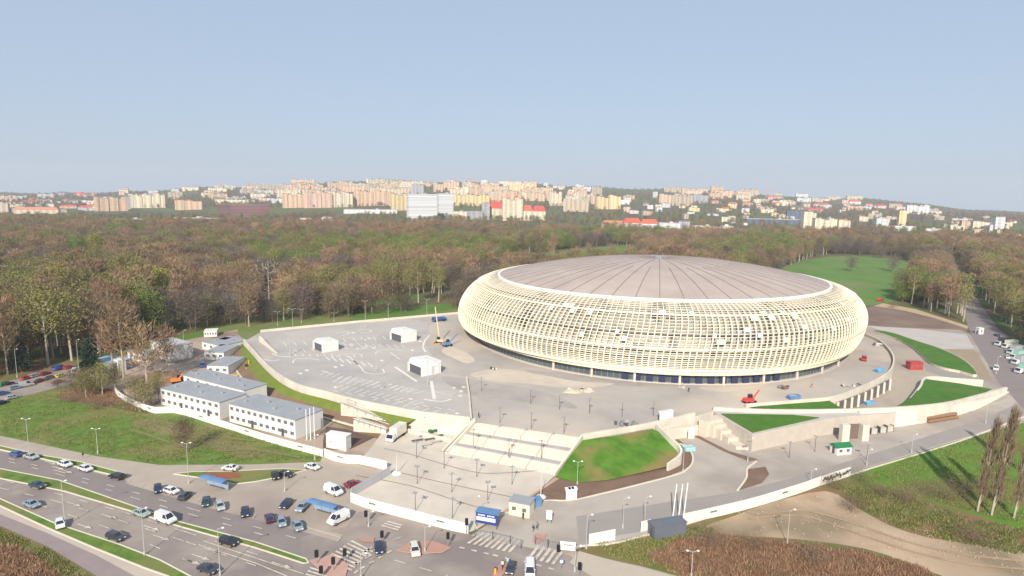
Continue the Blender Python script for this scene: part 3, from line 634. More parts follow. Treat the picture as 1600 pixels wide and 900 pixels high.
# lattice: ribs and rings
def loop_band(mb, ring, wv, dp):
    pass
mb = MB(); NRIB = 256; SEG = 20
for i in range(NRIB):
    th = 2*pi*i/NRIB; dth = .16/85; base = len(mb.v); dd = .2
    for k in range(SEG+1):
        a, b, z = prof(k/SEG)
        for (ds, dr) in ((-1, -dd), (1, -dd), (1, dd), (-1, dd)):
            mb.v.append(tuple(E3(a+dr, b+dr, z, th+ds*dth)))
    for k in range(SEG):
        for j in range(4):
            mb.f.append([base+4*k+j, base+4*k+4+j, base+4*k+4+(j+1) % 4, base+4*k+(j+1) % 4]); mb.mi.append(0)
mb.build('lattice_ribs', LATT, AX)
mb = MB(); NRG = 36; NS = 256
for r in range(NRG):
    t = (r+.5)/NRG; big = r in (8, 19, 30); h2 = .26 if big else .07; d0, d1 = (-.35, .26) if big else (-.3, -.08)
    base = len(mb.v); a0, b0, z0 = prof(t)
    for i in range(NS):
        th = 2*pi*i/NS
        for (dz, dr) in ((-h2, d0), (-h2, d1), (h2, d1), (h2, d0)): mb.v.append(tuple(E3(a0+dr, b0+dr, z0+dz, th)))
    for i in range(NS):
        for j in range(4):
            mb.f.append([base+4*i+j, base+4*i+(j+1) % 4, base+4*((i+1) % NS)+(j+1) % 4, base+4*((i+1) % NS)+j]); mb.mi.append(0)
mb.build('lattice_rings', LATT, AX)
# light panels fixed in some cells of the lattice
mb = MB(); rr = random.Random(3)
for i in range(30):
    th = -pi/2+rr.uniform(-.85, .75); t = rr.choice([.2, .25, .25, .35, .4, .45]); a, b, z = prof(t); a2, b2, z2 = prof(t+.04); w_ = rr.uniform(.012, .03)
    mb = MB(); mb.add([E3(a-q_, b-q_, z, th) if e_ == 0 else (E3(a-q_, b-q_, z, th+w_) if e_ == 1 else (E3(a2-q_, b2-q_, z2, th+w_) if e_ == 2 else E3(a2-q_, b2-q_, z2, th))) for q_ in (.6, .75) for e_ in range(4)], [(0, 3, 2, 1), (4, 5, 6, 7), (0, 1, 5, 4), (1, 2, 6, 5), (2, 3, 7, 6), (3, 0, 4, 7)])
    mb.build('shell_panel', mat('panel_white', (.78, .78, .80), .35), AX)
# inner building behind the lattice
def inner_mat():
    M = bpy.data.materials.new('inner_wall'); M.use_nodes = True; n = M.node_tree; b = n.nodes['Principled BSDF']; L = n.links.new
    uv = n.nodes.new('ShaderNodeUVMap'); br = n.nodes.new('ShaderNodeTexBrick'); br.inputs['Scale'].default_value = 1
    br.inputs['Color1'].default_value = (.40, .355, .30, 1); br.inputs['Color2'].default_value = (.22, .20, .175, 1); br.inputs['Mortar'].default_value = (.42, .37, .31, 1)
    br.inputs['Mortar Size'].default_value = .05; br.inputs['Brick Width'].default_value = 2.4; br.inputs['Row Height'].default_value = 1.5; br.inputs['Bias'].default_value = -.25
    L(uv.outputs[0], br.inputs[0])
    nz = n.nodes.new('ShaderNodeTexNoise'); nz.inputs['Scale'].default_value = .11; nz.inputs['Detail'].default_value = 4; L(uv.outputs[0], nz.inputs[0])
    r = n.nodes.new('ShaderNodeValToRGB'); r.color_ramp.elements[0].position = .50; r.color_ramp.elements[1].position = .60; L(nz.outputs[0], r.inputs[0])
    vo = n.nodes.new('ShaderNodeTexWhiteNoise'); mp = n.nodes.new('ShaderNodeVectorMath'); mp.operation = 'SNAP'; mp.inputs[1].default_value = (2.4, 1.5, 1)
    L(uv.outputs[0], mp.inputs[0]); L(mp.outputs[0], vo.inputs['Vector'])
    r2 = n.nodes.new('ShaderNodeValToRGB'); r2.color_ramp.elements[0].position = .52; r2.color_ramp.elements[1].position = .62; L(vo.outputs[0], r2.inputs[0])
    mu = n.nodes.new('ShaderNodeMath'); mu.operation = 'MULTIPLY'; L(r.outputs[0], mu.inputs[0]); L(r2.outputs[0], mu.inputs[1])
    mx = n.nodes.new('ShaderNodeMix'); mx.data_type = 'RGBA'; L(mu.outputs[0], mx.inputs[0]); L(br.outputs[0], mx.inputs[6]); mx.inputs[7].default_value = (.055, .06, .05, 1)
    L(mx.outputs[2], b.inputs['Base Color']); b.inputs['Roughness'].default_value = .6; return M
INNERM = inner_mat()
def wallring(name, rows, m, parent, n=180, uvs=True):
    mb = MB(); vs = []
    for (a, b, z) in rows:
        for i in range(n): vs.append(E3(a, b, z, 2*pi*i/n))
    fs = [(r*n+i, r*n+(i+1) % n, (r+1)*n+(i+1) % n, (r+1)*n+i) for r in range(len(rows)-1) for i in range(n)]
    mb.add(vs, fs); o = mb.build(name, m, parent); me = o.data; ul = me.uv_layers.new(name='UVMap')
    P = 2*pi*85
    for p in me.polygons:
        r, i = divmod(p.index, n)
        for li in p.loop_indices:
            v = me.loops[li].vertex_index; rr_, ii = divmod(v, n)
            if ii == 0 and i == n-1: ii = n
            ul.data[li].uv = (ii/n*P, rows[rr_][2])
    return o
rows = [(A3-5.5, B3-5.5, 3.9)]
for t in [.9, .8, .7, .6, .5, .4, .3, .2, .1, .0]:
    a, b, z = prof(t); rows.append((a-3.6, b-3.6, z-.2))
wallring('inner_wall', rows, INNERM, AX)
mb = MB()
for t in (.88, .66, .42, .2):
    a, b, z = prof(t); N = 120; base = len(mb.v)
    for i in range(N):
        th = 2*pi*i/N
        for (d, dz) in ((-4, -.15), (-1.6, -.15), (-1.6, .15), (-4, .15)): mb.v.append(tuple(E3(a+d, b+d, z+dz, th)))
    for i in range(N):
        for j in range(4): mb.f.append([base+4*i+j, base+4*i+(j+1) % 4, base+4*((i+1) % N)+(j+1) % 4, base+4*((i+1) % N)+j]); mb.mi.append(0)
mb.build('walkways', mat('walkway', (.5, .47, .44), .8), AX)
# soffit, ground floor glazing, plinth
mb = MB(); N = 144; vs = []
for i in range(N):
    th = 2*pi*i/N
    for (d, z) in ((.25, Z3), (.25, Z3-.45), (-7, Z3-.45), (-7, Z3)): vs.append(E3(A3+d, B3+d, z, th))
mb.add(vs, [(4*i+k, 4*i+(k+1) % 4, 4*((i+1) % N)+(k+1) % 4, 4*((i+1) % N)+k) for i in range(N) for k in range(4)]); mb.build('shell_lip', LATT, AX)
GA, GB = A3-2.4, B3-2.0
o = wallring('glazing', [(GA, GB, .35), (GA, GB, Z3-.5)], GLASS, AX, 144)
mb = MB(); N = 144; vs = []
for i in range(N):
    th = 2*pi*i/N
    for (d, z) in ((1.0, 0), (1.0, .4), (-.5, .4), (-.5, 0)): vs.append(E3(GA+d, GB+d, z, th))
mb.add(vs, [(4*i+k, 4*i+(k+1) % 4, 4*((i+1) % N)+(k+1) % 4, 4*((i+1) % N)+k) for i in range(N) for k in range(4)]); mb.build('plinth', CONG, AX)
for i in range(96):
    mb = MB(); th = -pi/2-1.25+2.5*i/96; mb.box(E3(GA+.1, GB+.1, 2.1, th), (.16, .12, 3.6), th); mb.build('glazing_bar', STEEL, AX)
for i in range(14):
    mb = MB(); th = -pi/2-.42+i*.05*1.0; mb.box(E3(GA+.55, GB+.55, 1.6, th), (.5, 2.2, 2.5), th)
    mb.build('door', mat('door_navy', (.035, .04, .085), .3), AX)
for i in range(9):
    th = -pi/2-.74+i*.18; mb = MB(); p = E3(GA+1.0, GB+1.0, 2.0, th); mb.box(p, (.55, .7, 4.0), th); mb.build('column', CONC, AX)
for i in range(10):
    mb = MB(); th = -pi/2+1.02+i*.05; mb.box(E3(GA+.4, GB+.4, 2.0, th), (.5, 4.3, 3.6), th)
    mb.build('wall_panel', mat('sandy_wall', (.45, .37, .29), .8), AX)
def stain(name, px, m, z, lift=0):
    P = smooth([G(a, b, lift) for a, b in px], 4, True); sheet(name, [(p.x, p.y, 0) for p in P], m, z)
DUST = mat('dust', (.60, .50, .39), .95, (.46, .40, .33), .12, .5, det=12)
stain('sand_patch', [(735, 606), (780, 597), (840, 606), (900, 618), (960, 622), (900, 630), (820, 622), (760, 616)], DUST, ZD+.012)
stain('sand_patch', [(700, 560), (722, 566), (742, 582), (728, 588), (706, 578), (690, 568)], DUST, ZD+.012)
stain('worn_patch', [(820, 599), (900, 607), (1000, 614), (1100, 617), (1200, 609), (1160, 620), (1010, 627), (880, 617)], mat('worn_concrete', (.33, .29, .26), .9, (.42, .37, .33), .1, .4, det=12), ZD+.01)
stain('worn_patch', [(690, 610), (730, 640), (800, 650), (900, 664), (860, 640), (780, 622)], MATS['worn_concrete'], ZD+.01)
stain('sand_patch', [(1090, 628), (1150, 624), (1210, 617), (1180, 628), (1130, 636)], DUST, ZD+.012)
TRK = mat('tyre_track', (.29, .205, .13), .95, (.38, .28, .19), .3, .5)
for q in ([(1180, 806), (1260, 800), (1340, 822), (1430, 852), (1520, 870), (1620, 880)], [(1170, 812), (1255, 808), (1330, 832), (1420, 862), (1510, 882), (1620, 893)]):
    mb = MB(); P = gp(q, 0, 5); strip(mb, P, .55, .25, .09); mb.build('wheel_track', TRK)['kind'] = 'structure'
for q in ([(400, 690), (330, 684), (300, 700), (260, 690), (205, 672)], [(470, 716), (400, 704), (340, 706)]):
    mb = MB(); strip(mb, gp(q, 0, 5), .9, .2, .06); mb.build('worn_path', mat('worn_path', (.22, .18, .09), .95, (.15, .17, .05), .5, .5))['kind'] = 'structure'
# ---------------------------------------------------------------- trees
def blade(mb, p, d, L, wv, mi=0):
    d = d.normalized(); s = d.cross(Vector((random.uniform(-1, 1), random.uniform(-1, 1), random.uniform(-1, 1)))).normalized()*wv/2
    mb.add([p-s, p+s, p+d*L], [(0, 1, 2)], mi)
def leaf(mb, p, s, mi=0):
    a = Vector((random.gauss(0, 1), random.gauss(0, 1), random.gauss(0, 1))).normalized(); b = a.cross(Vector((random.gauss(0, 1), random.gauss(0, 1), random.gauss(0, 1)))).normalized()
    mb.add([p-a*s-b*s*.6, p+a*s-b*s*.6, p+a*s+b*s*.6, p-a*s+b*s*.6], [(0, 1, 2, 3)], mi)
def tree_geo(h, cw, kind, seed, dens=1.0, base=.25):
    """returns (trunk MB, crown MB) of a tree h tall with a crown cw wide"""
    random.seed(seed); tr = MB(); cr = MB(); r0 = h*.016+.05
    tip = Vector((random.uniform(-.03, .03)*h, random.uniform(-.03, .03)*h, h*.92))
    p = Vector((0, 0, -.3)); segs = 5
    for i in range(segs):
        q = tip*((i+1)/segs)+Vector((random.uniform(-.01, .01)*h, random.uniform(-.01, .01)*h, 0)); tr.tube(p, q, r0*(1-i/segs*.85), r0*(1-(i+1)/segs*.85), 5, caps=False); p = q
    clumps = []
    nb = int(14*dens)+6
    for i in range(nb):
        t = base+(1-base)*(i+.5)/nb*.95; a = i*2.4+random.uniform(-.4, .4)
        if kind == 'poplar': rr = cw/2*(.35+.65*sin(pi*min(1, (t-base)/(1-base)*.9+.1)))*random.uniform(.5, 1); up = h*.12
        elif kind == 'conifer': rr = cw/2*(1-t)*1.2*random.uniform(.7, 1.1); up = -h*.04
        else: rr = cw/2*sqrt(max(.05, 1-((t-.58)/.55)**2))*random.uniform(.55, 1.05); up = h*.09*random.uniform(.4, 1.3)
        s = tip*t; e = s+Vector((cos(a)*rr, sin(a)*rr, up)); 
        if e.z > h: e.z = h*.98
        tr.tube(s-Vector((0, 0, h*.03)), e, r0*.4*(1-t*.6), r0*.1, 3, caps=False)
        clumps.append((s.lerp(e, .55), rr*.5+.3)); clumps.append((e, max(.5, cw*.16)))
    clumps.append((tip, cw*.14))
    n = int((26 if kind != 'bud' else 36)*dens)
    for c, r in clumps:
        for k in range(n):
            v = Vector((random.gauss(0, .5), random.gauss(0, .5), random.gauss(0, .42)))*r*1.5; q = c+v
            if q.z < h*.12: continue
            if kind in ('bare', 'poplar'):
                d = Vector((q.x*.5, q.y*.5, cw*.28))+Vector((random.gauss(0, 1), random.gauss(0, 1), random.gauss(0, .6)))*cw*.18
                if kind == 'poplar': d = Vector((q.x*.3+random.gauss(0, .3), q.y*.3+random.gauss(0, .3), 2.6))
                blade(cr, q, d, random.uniform(.9, 1.8)*h/15, (.10 if kind == 'poplar' else .17)*h/15, random.choice((0, 0, 1)))
            elif kind == 'conifer':
                d = Vector((q.x, q.y, -abs(cw)*.15)); blade(cr, q, d+Vector((random.gauss(0, .5), random.gauss(0, .5), 0)), 1.2, .42)
            else:
                leaf(cr, q, random.uniform(.11, .2)*h/15, random.choice((0, 0, 1)))
                if k % 3 == 0: blade(cr, q, Vector((q.x*.5, q.y*.5, cw*.3)), 1.1, .12, 2)
    return tr, cr
TW = {
 'brown': [mat('twig_brown', (.17, .122, .075), .9, rnd=.33), mat('twig_tan', (.235, .175, .105), .9, rnd=.3)],
 'grey': [mat('twig_grey', (.125, .10, .085), .9, rnd=.3), mat('twig_mauve', (.165, .13, .105), .9, rnd=.3)],
 'russet': [mat('twig_russet', (.235, .15, .085), .9, rnd=.28), mat('twig_copper', (.31, .215, .125), .9, rnd=.25)],
 'olive': [mat('bud_olive', (.19, .18, .05), .85, rnd=.28), mat('bud_khaki', (.25, .23, .075), .85, rnd=.25), mat('twig_olive', (.16, .115, .07), .9)],
 'green': [mat('leaf_green', (.13, .205, .03), .8, rnd=.2), mat('leaf_spring', (.22, .30, .05), .8, rnd=.2), mat('twig_green', (.13, .10, .06), .9)],
 'yellow': [mat('leaf_yellow', (.42, .40, .05), .8, rnd=.15), mat('leaf_lime', (.30, .38, .05), .8, rnd=.15), mat('twig_yellow', (.16, .12, .06), .9)],
 'conifer': [mat('needle_dark', (.018, .035, .018), .8, rnd=.2)]}
SPEC = [   # name, height, crown width, kind, palette, dens, trunk base, bark, words
 ('bare_tree', 15, 9.5, 'bare', 'brown', 1.15, .25, BARK, 'bare brown broad-crowned tree'),
 ('bare_tree', 13, 9.0, 'bare', 'grey', 1.2, .2, BARK, 'bare dark grey-brown tree'),
 ('bare_tree', 16, 8.0, 'bare', 'russet', 1.15, .3, BARKP, 'bare russet-tinted tree'),
 ('budding_tree', 16, 8.5, 'bud', 'olive', 1.35, .3, BARKP, 'tree in olive bud'),
 ('leafing_tree', 14, 8.5, 'bud', 'green', 1.9, .2, BARK, 'tree in fresh green leaf'),
 ('leafing_tree', 11, 7.0, 'bud', 'yellow', 1.9, .2, BARK, 'small yellow-green flowering tree'),
 ('pine_tree', 14, 5.5, 'conifer', 'conifer', 1.6, .1, BARK, 'dark evergreen conifer'),
 ('birch_tree', 18, 5.5, 'bare', 'russet', .85, .42, BARKP, 'tall slim birch with pale trunk'),
 ('budding_tree', 18, 6.5, 'bud', 'olive', .8, .42, BARKP, 'tall slim tree in olive bud with pale trunk'),
]
ccol = bpy.data.collections.new('tree_kinds')
TREEM = []
for i, (nm, h, cw, kd, pal, dn, bs, bk, words) in enumerate(SPEC):
    tr, cr = tree_geo(h, cw, kd, 40+i, dn, bs); bk_ = bk
    to = tr.build('trunk', bk_); co = cr.build('crown', TW[pal]); COL.objects.unlink(to); COL.objects.unlink(co)
    TREEM.append((to.data, co.data))
    jm = MB(); jm.v = tr.v[:]; jm.f = tr.f[:]; jm.mi = [len(TW[pal])]*len(tr.f); jm.add(cr.v, [], 0); off = len(tr.v)
    for f, k in zip(cr.f, cr.mi): jm.f.append([a+off for a in f]); jm.mi.append(k)
    jo = jm.build(f'kind_{i}_{nm}', TW[pal]+[bk_]); COL.objects.unlink(jo); ccol.objects.link(jo)
def tree(k, loc, rz, sc, label, group=None, name=None):
    t = bpy.data.objects.new(name or SPEC[k][0], None); COL.objects.link(t); t.location = loc; t.rotation_euler = (0, 0, rz)
    t.scale = sc if isinstance(sc, (tuple, list)) else (sc, sc, sc); tag(t, label, 'tree', group)
    for nm, me in (('trunk', TREEM[k][0]), ('crown', TREEM[k][1])):
        o = bpy.data.objects.new(nm, me); COL.objects.link(o); o.parent = t
    return t
def inpoly(x, y, pg):
    c = False; j = len(pg)-1
    for i in range(len(pg)):
        if (pg[i][1] > y) != (pg[j][1] > y) and x < (pg[j][0]-pg[i][0])*(y-pg[i][1])/(pg[j][1]-pg[i][1])+pg[i][0]: c = not c
        j = i
    return c
FOREST = [(-400, 352), (0, 356), (400, 355), (640, 355), (800, 356), (930, 366), (1060, 374), (1200, 376), (1300, 372), (1420, 372), (1600, 392), (1900, 430), (1900, 640), (1622, 562), (1606, 540), (1575, 512), (1545, 480), (1520, 445), (1492, 400), (1476, 400), (1482, 440), (1500, 482), (1515, 506), (1460, 490), (1412, 478), (1405, 465), (1425, 440), (1440, 415), (1400, 403), (1330, 398), (1270, 402), (1200, 430), (1000, 500), (740, 482), (640, 489), (560, 497), (400, 509), (330, 519), (255, 521), (200, 540), (170, 556), (125, 566), (60, 578), (0, 594), (-400, 680)]
HOLES = [[(760, 436), (792, 402), (870, 391), (965, 383), (1000, 386), (1000, 420), (830, 430)], [(1290, 440), (1262, 412), (1290, 398), (1400, 400), (1432, 415), (1400, 480), (1340, 480)],
         [(430, 478), (445, 470), (480, 474), (470, 484)], [(215, 470), (245, 462), (260, 480), (225, 492)], [(560, 466), (640, 462), (720, 462), (740, 480), (560, 490)]]
PALB = [(700, 392, 105, 22, 'g'), (560, 392, 110, 20, 'g'), (480, 385, 40, 16, 'g'), (118, 385, 22, 9, 'g'), (150, 372, 15, 8, 'y'), (250, 437, 12, 10, 'y'), (250, 375, 14, 6, 'y'), (1195, 384, 50, 20, 'g'), (1160, 388, 25, 16, 'g'), (1270, 392, 30, 14, 'o'), (180, 440, 30, 20, 'g'), (55, 450, 50, 22, 'o'), (130, 440, 50, 25, 'o'), (640, 445, 60, 25, 'o'), (1550, 470, 60, 60, 'o'), (1590, 520, 40, 40, 'o'), (410, 395, 30, 10, 'y')]
random.seed(11)
pts = []
y = 200.0
while y < 2050:
    sp = 8.8 if y < 700 else (10.0 if y < 1100 else 12.0)
    xw = y*.9+60; x = -xw
    while x < xw:
        X = x+random.uniform(-.48, .48)*sp; Y = y+random.uniform(-.48, .48)*sp; x += sp
        px, py, dz = P2((X, Y, T(X, Y)))
        if px < -90 or px > 1690 or not inpoly(px, py, FOREST): continue
        if any(inpoly(px, py, hh_) for hh_ in HOLES): 
            if random.random() < (.86 if py > 440 and px < 800 else .97): continue
        if (X-CX)**2/(103**2)+(Y-CY)**2/(96**2) < 1: continue
        if any(abs(px-sx) < 17 and sy-6 < py < sy+30 for sx, sy in ((250, 478), (420, 468), (95, 476), (120, 410), (152, 404))): continue
        pts.append((X, Y, px, py, dz))
    y += sp*.9
def cellk(X, Y):                         # stands of one kind, 30 to 50 m across
    best = None
    for i in (-1, 0, 1):
        for k in (-1, 0, 1):
            cx_ = floor(X/42)+i; cy_ = floor(Y/58)+k; r_ = random.Random(cx_*7919+cy_*104729+5)
            qx = (cx_+r_.random())*42; qy = (cy_+r_.random())*58; d_ = (qx-X)**2+((qy-Y)*.75)**2
            if best is None or d_ < best[0]: best = (d_, r_.choice((0, 0, 0, 0, 1, 1, 1, 1, 1, 2, 2, 3, 7, 8, 0, 1, 7, 4)))
    return best[1]
def pick(px, py, X, Y):
    top = py-12
    for (a, b, rx, ry, c) in PALB:
        if ((px-a)/rx)**2+((py-14-b)/ry)**2 < 1 and random.random() < .85:
            return {'g': random.choice((4, 4, 4, 3)), 'y': random.choice((5, 5, 4)), 'o': random.choice((3, 8, 8, 7))}[c]
    j = min(range(len(SEEDS)), key=lambda i: (SEEDS[i][0]-X)**2+(SEEDS[i][1]-Y)**2*.6) if False else cellk(X, Y)
    if not (px < 240 and py > 470) and random.random() < .8: return j
    f_ = random.uniform(-2, 2)
    if px < 240 and py > 470: return random.choice((8, 8, 3, 7, 3, 0, 8, 4))
    if f_ > 1.35: return random.choice((3, 3, 8, 4))
    if f_ > .3: return random.choice((0, 2, 3, 7, 3))
    if f_ > -.6: return random.choice((0, 1, 0, 2, 3))
    return random.choice((1, 1, 0, 1, 2))
trees = []
for (X, Y, px, py, dz) in pts:
    k = pick(px, py, X, Y)
    if random.random() < .006 and Y < 800: k = 6
    sc = random.uniform(.75, 1.45)*(1.15 if px < 260 and py > 470 else 1)*(.7 if Y > 1000 else 1); edge = py-SPEC[k][1]*1000/dz
    vis = 1 if -10 < px < 1610 else 0
    if 735 < px < 1345 and py < 560 and Y > CY and (py-SPEC[k][1]*F/dz*.6) > 430+abs(px-1040)*.05: vis = 0
    trees.append([X, Y, px, py, dz, k, sc, random.uniform(0, 6.28), vis])
order = sorted([t for t in trees if t[8]], key=lambda t: t[4])
near = order[:285]; ids = set(id(t) for t in near)
def anchor(px, py):
    if px < 35: return 'at the left frame edge behind the street of parked cars'
    if px < 75: return 'behind the green and dark cars in the left street'
    if px < 125: return 'behind the far end of the parked car row'
    if px < 190: return 'behind the blue-roofed shed'
    if px < 245: return 'behind the white site sheds left of the warehouse'
    if px < 300: return 'behind the white warehouse'
    if px < 350: return 'behind the row of site cabins'
    if px < 410: return 'behind the left corner of the parking deck'
    if px < 480: return 'behind the tall mast at the left of the parking deck'
    if px < 540: return 'behind the leftmost white stair kiosk'
    if px < 600: return 'behind the gap between the two rear stair kiosks'
    if px < 650: return 'behind the rear right stair kiosk'
    if px < 740: return 'behind the mobile crane on the deck'
    if px < 1400: return 'beyond the arena'
    if px < 1490: return 'left of the road at the far right'
    if px < 1545: return 'beside the far right road above the parked lorries'
    if px < 1580: return 'right of the parked lorry row'
    return 'at the right frame edge beyond the lorries'
seen = {}
for t in near:
    X, Y, px, py, dz, k, sc, rz, vis = t
    dp = 'front rank' if dz < 300 else ('second rank' if dz < 340 else ('third rank' if dz < 380 else 'rear rank'))
    lab = f"{'tall' if sc > 1.03 else ('short' if sc < .86 else 'middling')} {SPEC[k][8]}, {dp}, {anchor(px, py)}"
    lab = lab.replace('tall tall', 'tall').replace('short tall', 'shorter').replace('middling tall', 'tall').replace('short small', 'small').replace('tall small', 'larger').replace('middling small', 'small')
    w_ = lab.split(); lab = ' '.join(w_[:16])
    tree(k, (X, Y, T(X, Y)-.1), rz, (sc*random.uniform(.9, 1.1), sc, sc), lab, 'trees: '+lab)
def scatter(name, P, coll, kind='stuff', lab=None, cat=None):
    me = bpy.data.meshes.new(name); me.from_pydata([p[:3] for p in P], [], [])
    for nm, ty, ix in (('var', 'INT', 3), ('rz', 'FLOAT', 4), ('sc', 'FLOAT', 5)):
        a = me.attributes.new(nm, ty, 'POINT'); a.data.foreach_set('value', [p[ix] for p in P])
    o = bpy.data.objects.new(name, me); COL.objects.link(o); tag(o, lab, cat, kind=kind)
    g = bpy.data.node_groups.new(name, 'GeometryNodeTree'); g.interface.new_socket('Geometry', in_out='INPUT', socket_type='NodeSocketGeometry'); g.interface.new_socket('Geometry', in_out='OUTPUT', socket_type='NodeSocketGeometry')
    N_ = g.nodes.new; gi = N_('NodeGroupInput'); go = N_('NodeGroupOutput'); ip = N_('GeometryNodeInstanceOnPoints'); ci = N_('GeometryNodeCollectionInfo')
    ci.inputs[0].default_value = coll; ci.inputs['Separate Children'].default_value = True; ci.inputs['Reset Children'].default_value = True
    ip.inputs['Pick Instance'].default_value = True
    def na(nm, ty):
        q = N_('GeometryNodeInputNamedAttribute'); q.data_type = ty; q.inputs[0].default_value = nm; return q.outputs[0]
    L = g.links.new; L(gi.outputs[0], ip.inputs['Points']); L(ci.outputs[0], ip.inputs['Instance']); L(na('var', 'INT'), ip.inputs['Instance Index'])
    cb = N_('ShaderNodeCombineXYZ'); L(na('rz', 'FLOAT'), cb.inputs[2]); L(cb.outputs[0], ip.inputs['Rotation']); L(na('sc', 'FLOAT'), ip.inputs['Scale']); L(ip.outputs[0], go.inputs[0])
    md = o.modifiers.new('scatter', 'NODES'); md.node_group = g; return o
scatter('woodland', [(t[0], t[1], T(t[0], t[1])-.1, t[5], t[7], t[6]) for t in trees if id(t) not in ids], ccol, 'stuff', 'broad spring woodland of mixed bare and budding trees behind the arena', 'woodland')
print('TREES', len(trees), len(near))
# single trees and bushes standing free of the wood
ONE = [(195, 600, 125, 7, 'tall bare russet tree between the blue-roofed shed and the warehouse'), (230, 600, 95, 2, 'bare russet tree in front of the white warehouse'), (178, 594, 100, 7, 'slim bare tree just right of the blue-roofed shed'),
       (262, 590, 80, 7, 'slim bare tree before the right end of the warehouse'), (34, 582, 62, 6, 'dark conifer beside the lamp over the parked cars'), (142, 585, 62, 6, 'dark conifer at the corner of the blue-roofed shed'),
       (135, 622, 45, 3, 'leaning olive tree at the end of the parked car row'), (160, 618, 52, 3, 'bushy olive tree left of the fence end'), (118, 616, 40, 0, 'bare brown tree on the dry bank left of the fence'), (180, 612, 46, 3, 'olive budding tree touching the start of the white fence'),
       (225, 640, 48, 3, 'round olive tree behind the white fence, left of the office cabins'), (212, 628, 42, 0, 'bare brown tree behind the white fence bend'), (290, 706, 55, 0, 'small bare tree alone on the large grass field'),
       (1378, 404, 20, 1, 'small bare tree standing in the middle of the far meadow'), (1395, 425, 26, 1, 'bare tree at the right edge of the far meadow'), (1330, 424, 24, 1, 'bare round tree in the far meadow nearest the arena dome'),
       (420, 468, 62, 11, 'pale bare tree with spreading limbs inside the left wood'), (1412, 470, 42, 0, 'brown bushy tree right of the far meadow'), (250, 478, 58, 5, 'vivid lime-yellow tree standing alone inside the left wood'), (95, 476, 60, 5, 'yellow-green round tree above the slim birches at the far left'), (120, 410, 36, 4, 'fresh green tree in the far left wood'), (152, 404, 38, 5, 'yellowish tree right of the fresh green one in the far left wood'), (248, 628, 46, 3, 'olive bushy tree touching the left end wall of the office cabins')]
wt, wc = tree_geo(15, 14, 'bare', 62, .4, .15); wto = wt.build('trunk', BARKP); wco = wc.build('crown', [mat('pale_twig', (.42, .36, .27), .9), mat('pale_twig_dark', (.3, .24, .17), .9)]); COL.objects.unlink(wto); COL.objects.unlink(wco)
for px, py, hp, k, lab in ONE:
    if k == 11:
        g_ = G(px, py); s = hpx(g_, hp)/15; t = thing('bare_tree', lab, 'tree', g_); t.scale = (s, s, s)
        for nm, me in (('trunk', wto.data), ('crown', wco.data)): o = bpy.data.objects.new(nm, me); COL.objects.link(o); o.parent = t
        continue
    g_ = G(px, py); hh_ = hpx(g_, hp); s = hh_/SPEC[k][1]; tree(k, g_, px*.1, s, lab)
# three tall poplars at the lower right
pt, pc = tree_geo(21, 3.0, 'poplar', 77, 1.25, .08); pto = pt.build('trunk', BARKP); pco = pc.build('crown', [mat('poplar_twig', (.19, .135, .08), .9, rnd=.1), mat('poplar_tan', (.28, .20, .125), .9, rnd=.1)])
COL.objects.unlink(pto); COL.objects.unlink(pco); TREEM.append((pto.data, pco.data)); SPEC.append(('poplar_tree', 21, 3.0, 'poplar', 'russet', 1, .1, BARKP, 'tall bare poplar'))
for px, py, s, lab in [(1527, 800, 1.0, 'leftmost of the tall bare poplars on the right grass slope'), (1549, 806, 1.14, 'second and tallest of the bare poplars on the right slope'), (1584, 810, .98, 'third bare poplar, partly behind the fourth near the frame edge'), (1596, 740, .9, 'far poplar behind the others at the right frame edge')]:
    tree(9, G(px, py), px, (s*.62, s*.62, s), lab).rotation_euler = (0, radians(4.5), 0)
# bushes
bt, bc = tree_geo(4.5, 6, 'bare', 91, 1.3, .05); bo1 = bt.build('trunk', BARK); bo2 = bc.build('crown', TW['brown']); COL.objects.unlink(bo1); COL.objects.unlink(bo2); TREEM.append((bo1.data, bo2.data)); SPEC.append(('bush', 4.5, 6, 'bare', 'brown', 1, .1, BARK, 'bush'))
BU = [(1375, 775, 'dense bare bush at the foot of the grass slope right of the graffiti fence'), (1415, 786, 'bare bush next to the dirt track bend'), (1300, 762, 'low bush behind the graffiti panel'), (1345, 752, 'low bush just right of the graffiti panel end'),
      (1482, 782, 'dark bush in the poplar shadow'), (1510, 770, 'dark bush left of the first poplar'), (1448, 775, 'bush halfway along the right grass slope'), (1520, 850, 'scrubby bush beside the dirt track below the poplars'), (1330, 800, 'small bush on the upper edge of the dirt track'),
      (110, 628, 'brown bush on the dry bank at the street end'), (200, 634, 'brown bush just left of the white fence start'), (90, 606, 'brown bush between the street and the grass field'), (150, 640, 'low bush at the top edge of the grass field'),
      (1490, 478, 'bush on the verge left of the far right road'), (1450, 480, 'bush above the dark earth field'), (1395, 482, 'bush by the sandy path at the arena right'), (1180, 860, 'shrub in the middle of the red dry weeds'), (1110, 855, 'shrub at the left of the red dry weeds'), (1270, 880, 'shrub at the lower right of the red dry weeds'), (1290, 700, 'bare shrub behind the green-roofed hut')]
BU = BU[:-1]+[(150, 612, 'large bush in the thicket at the end of the left street'), (168, 604, 'large bush right in front of the blue-striped shed'), (140, 600, 'dark bush under the conifer by the blue-striped shed'), (215, 636, 'large bush behind the bend of the white fence'), (236, 632, 'large bush beside the left office cabin wall'), (128, 610, 'bush at the mouth of the left street'), (345, 508, 'bush on the green strip left of the parking deck corner'),
   (470, 500, 'bush behind the rear parapet near the tall mast'), (520, 496, 'bush behind the rear parapet above the leftmost kiosk'), (590, 490, 'bush behind the rear parapet between the rear kiosks'), (640, 486, 'bush behind the rear parapet above the rear kiosk'), (385, 505, 'bush behind the far left corner of the deck')]
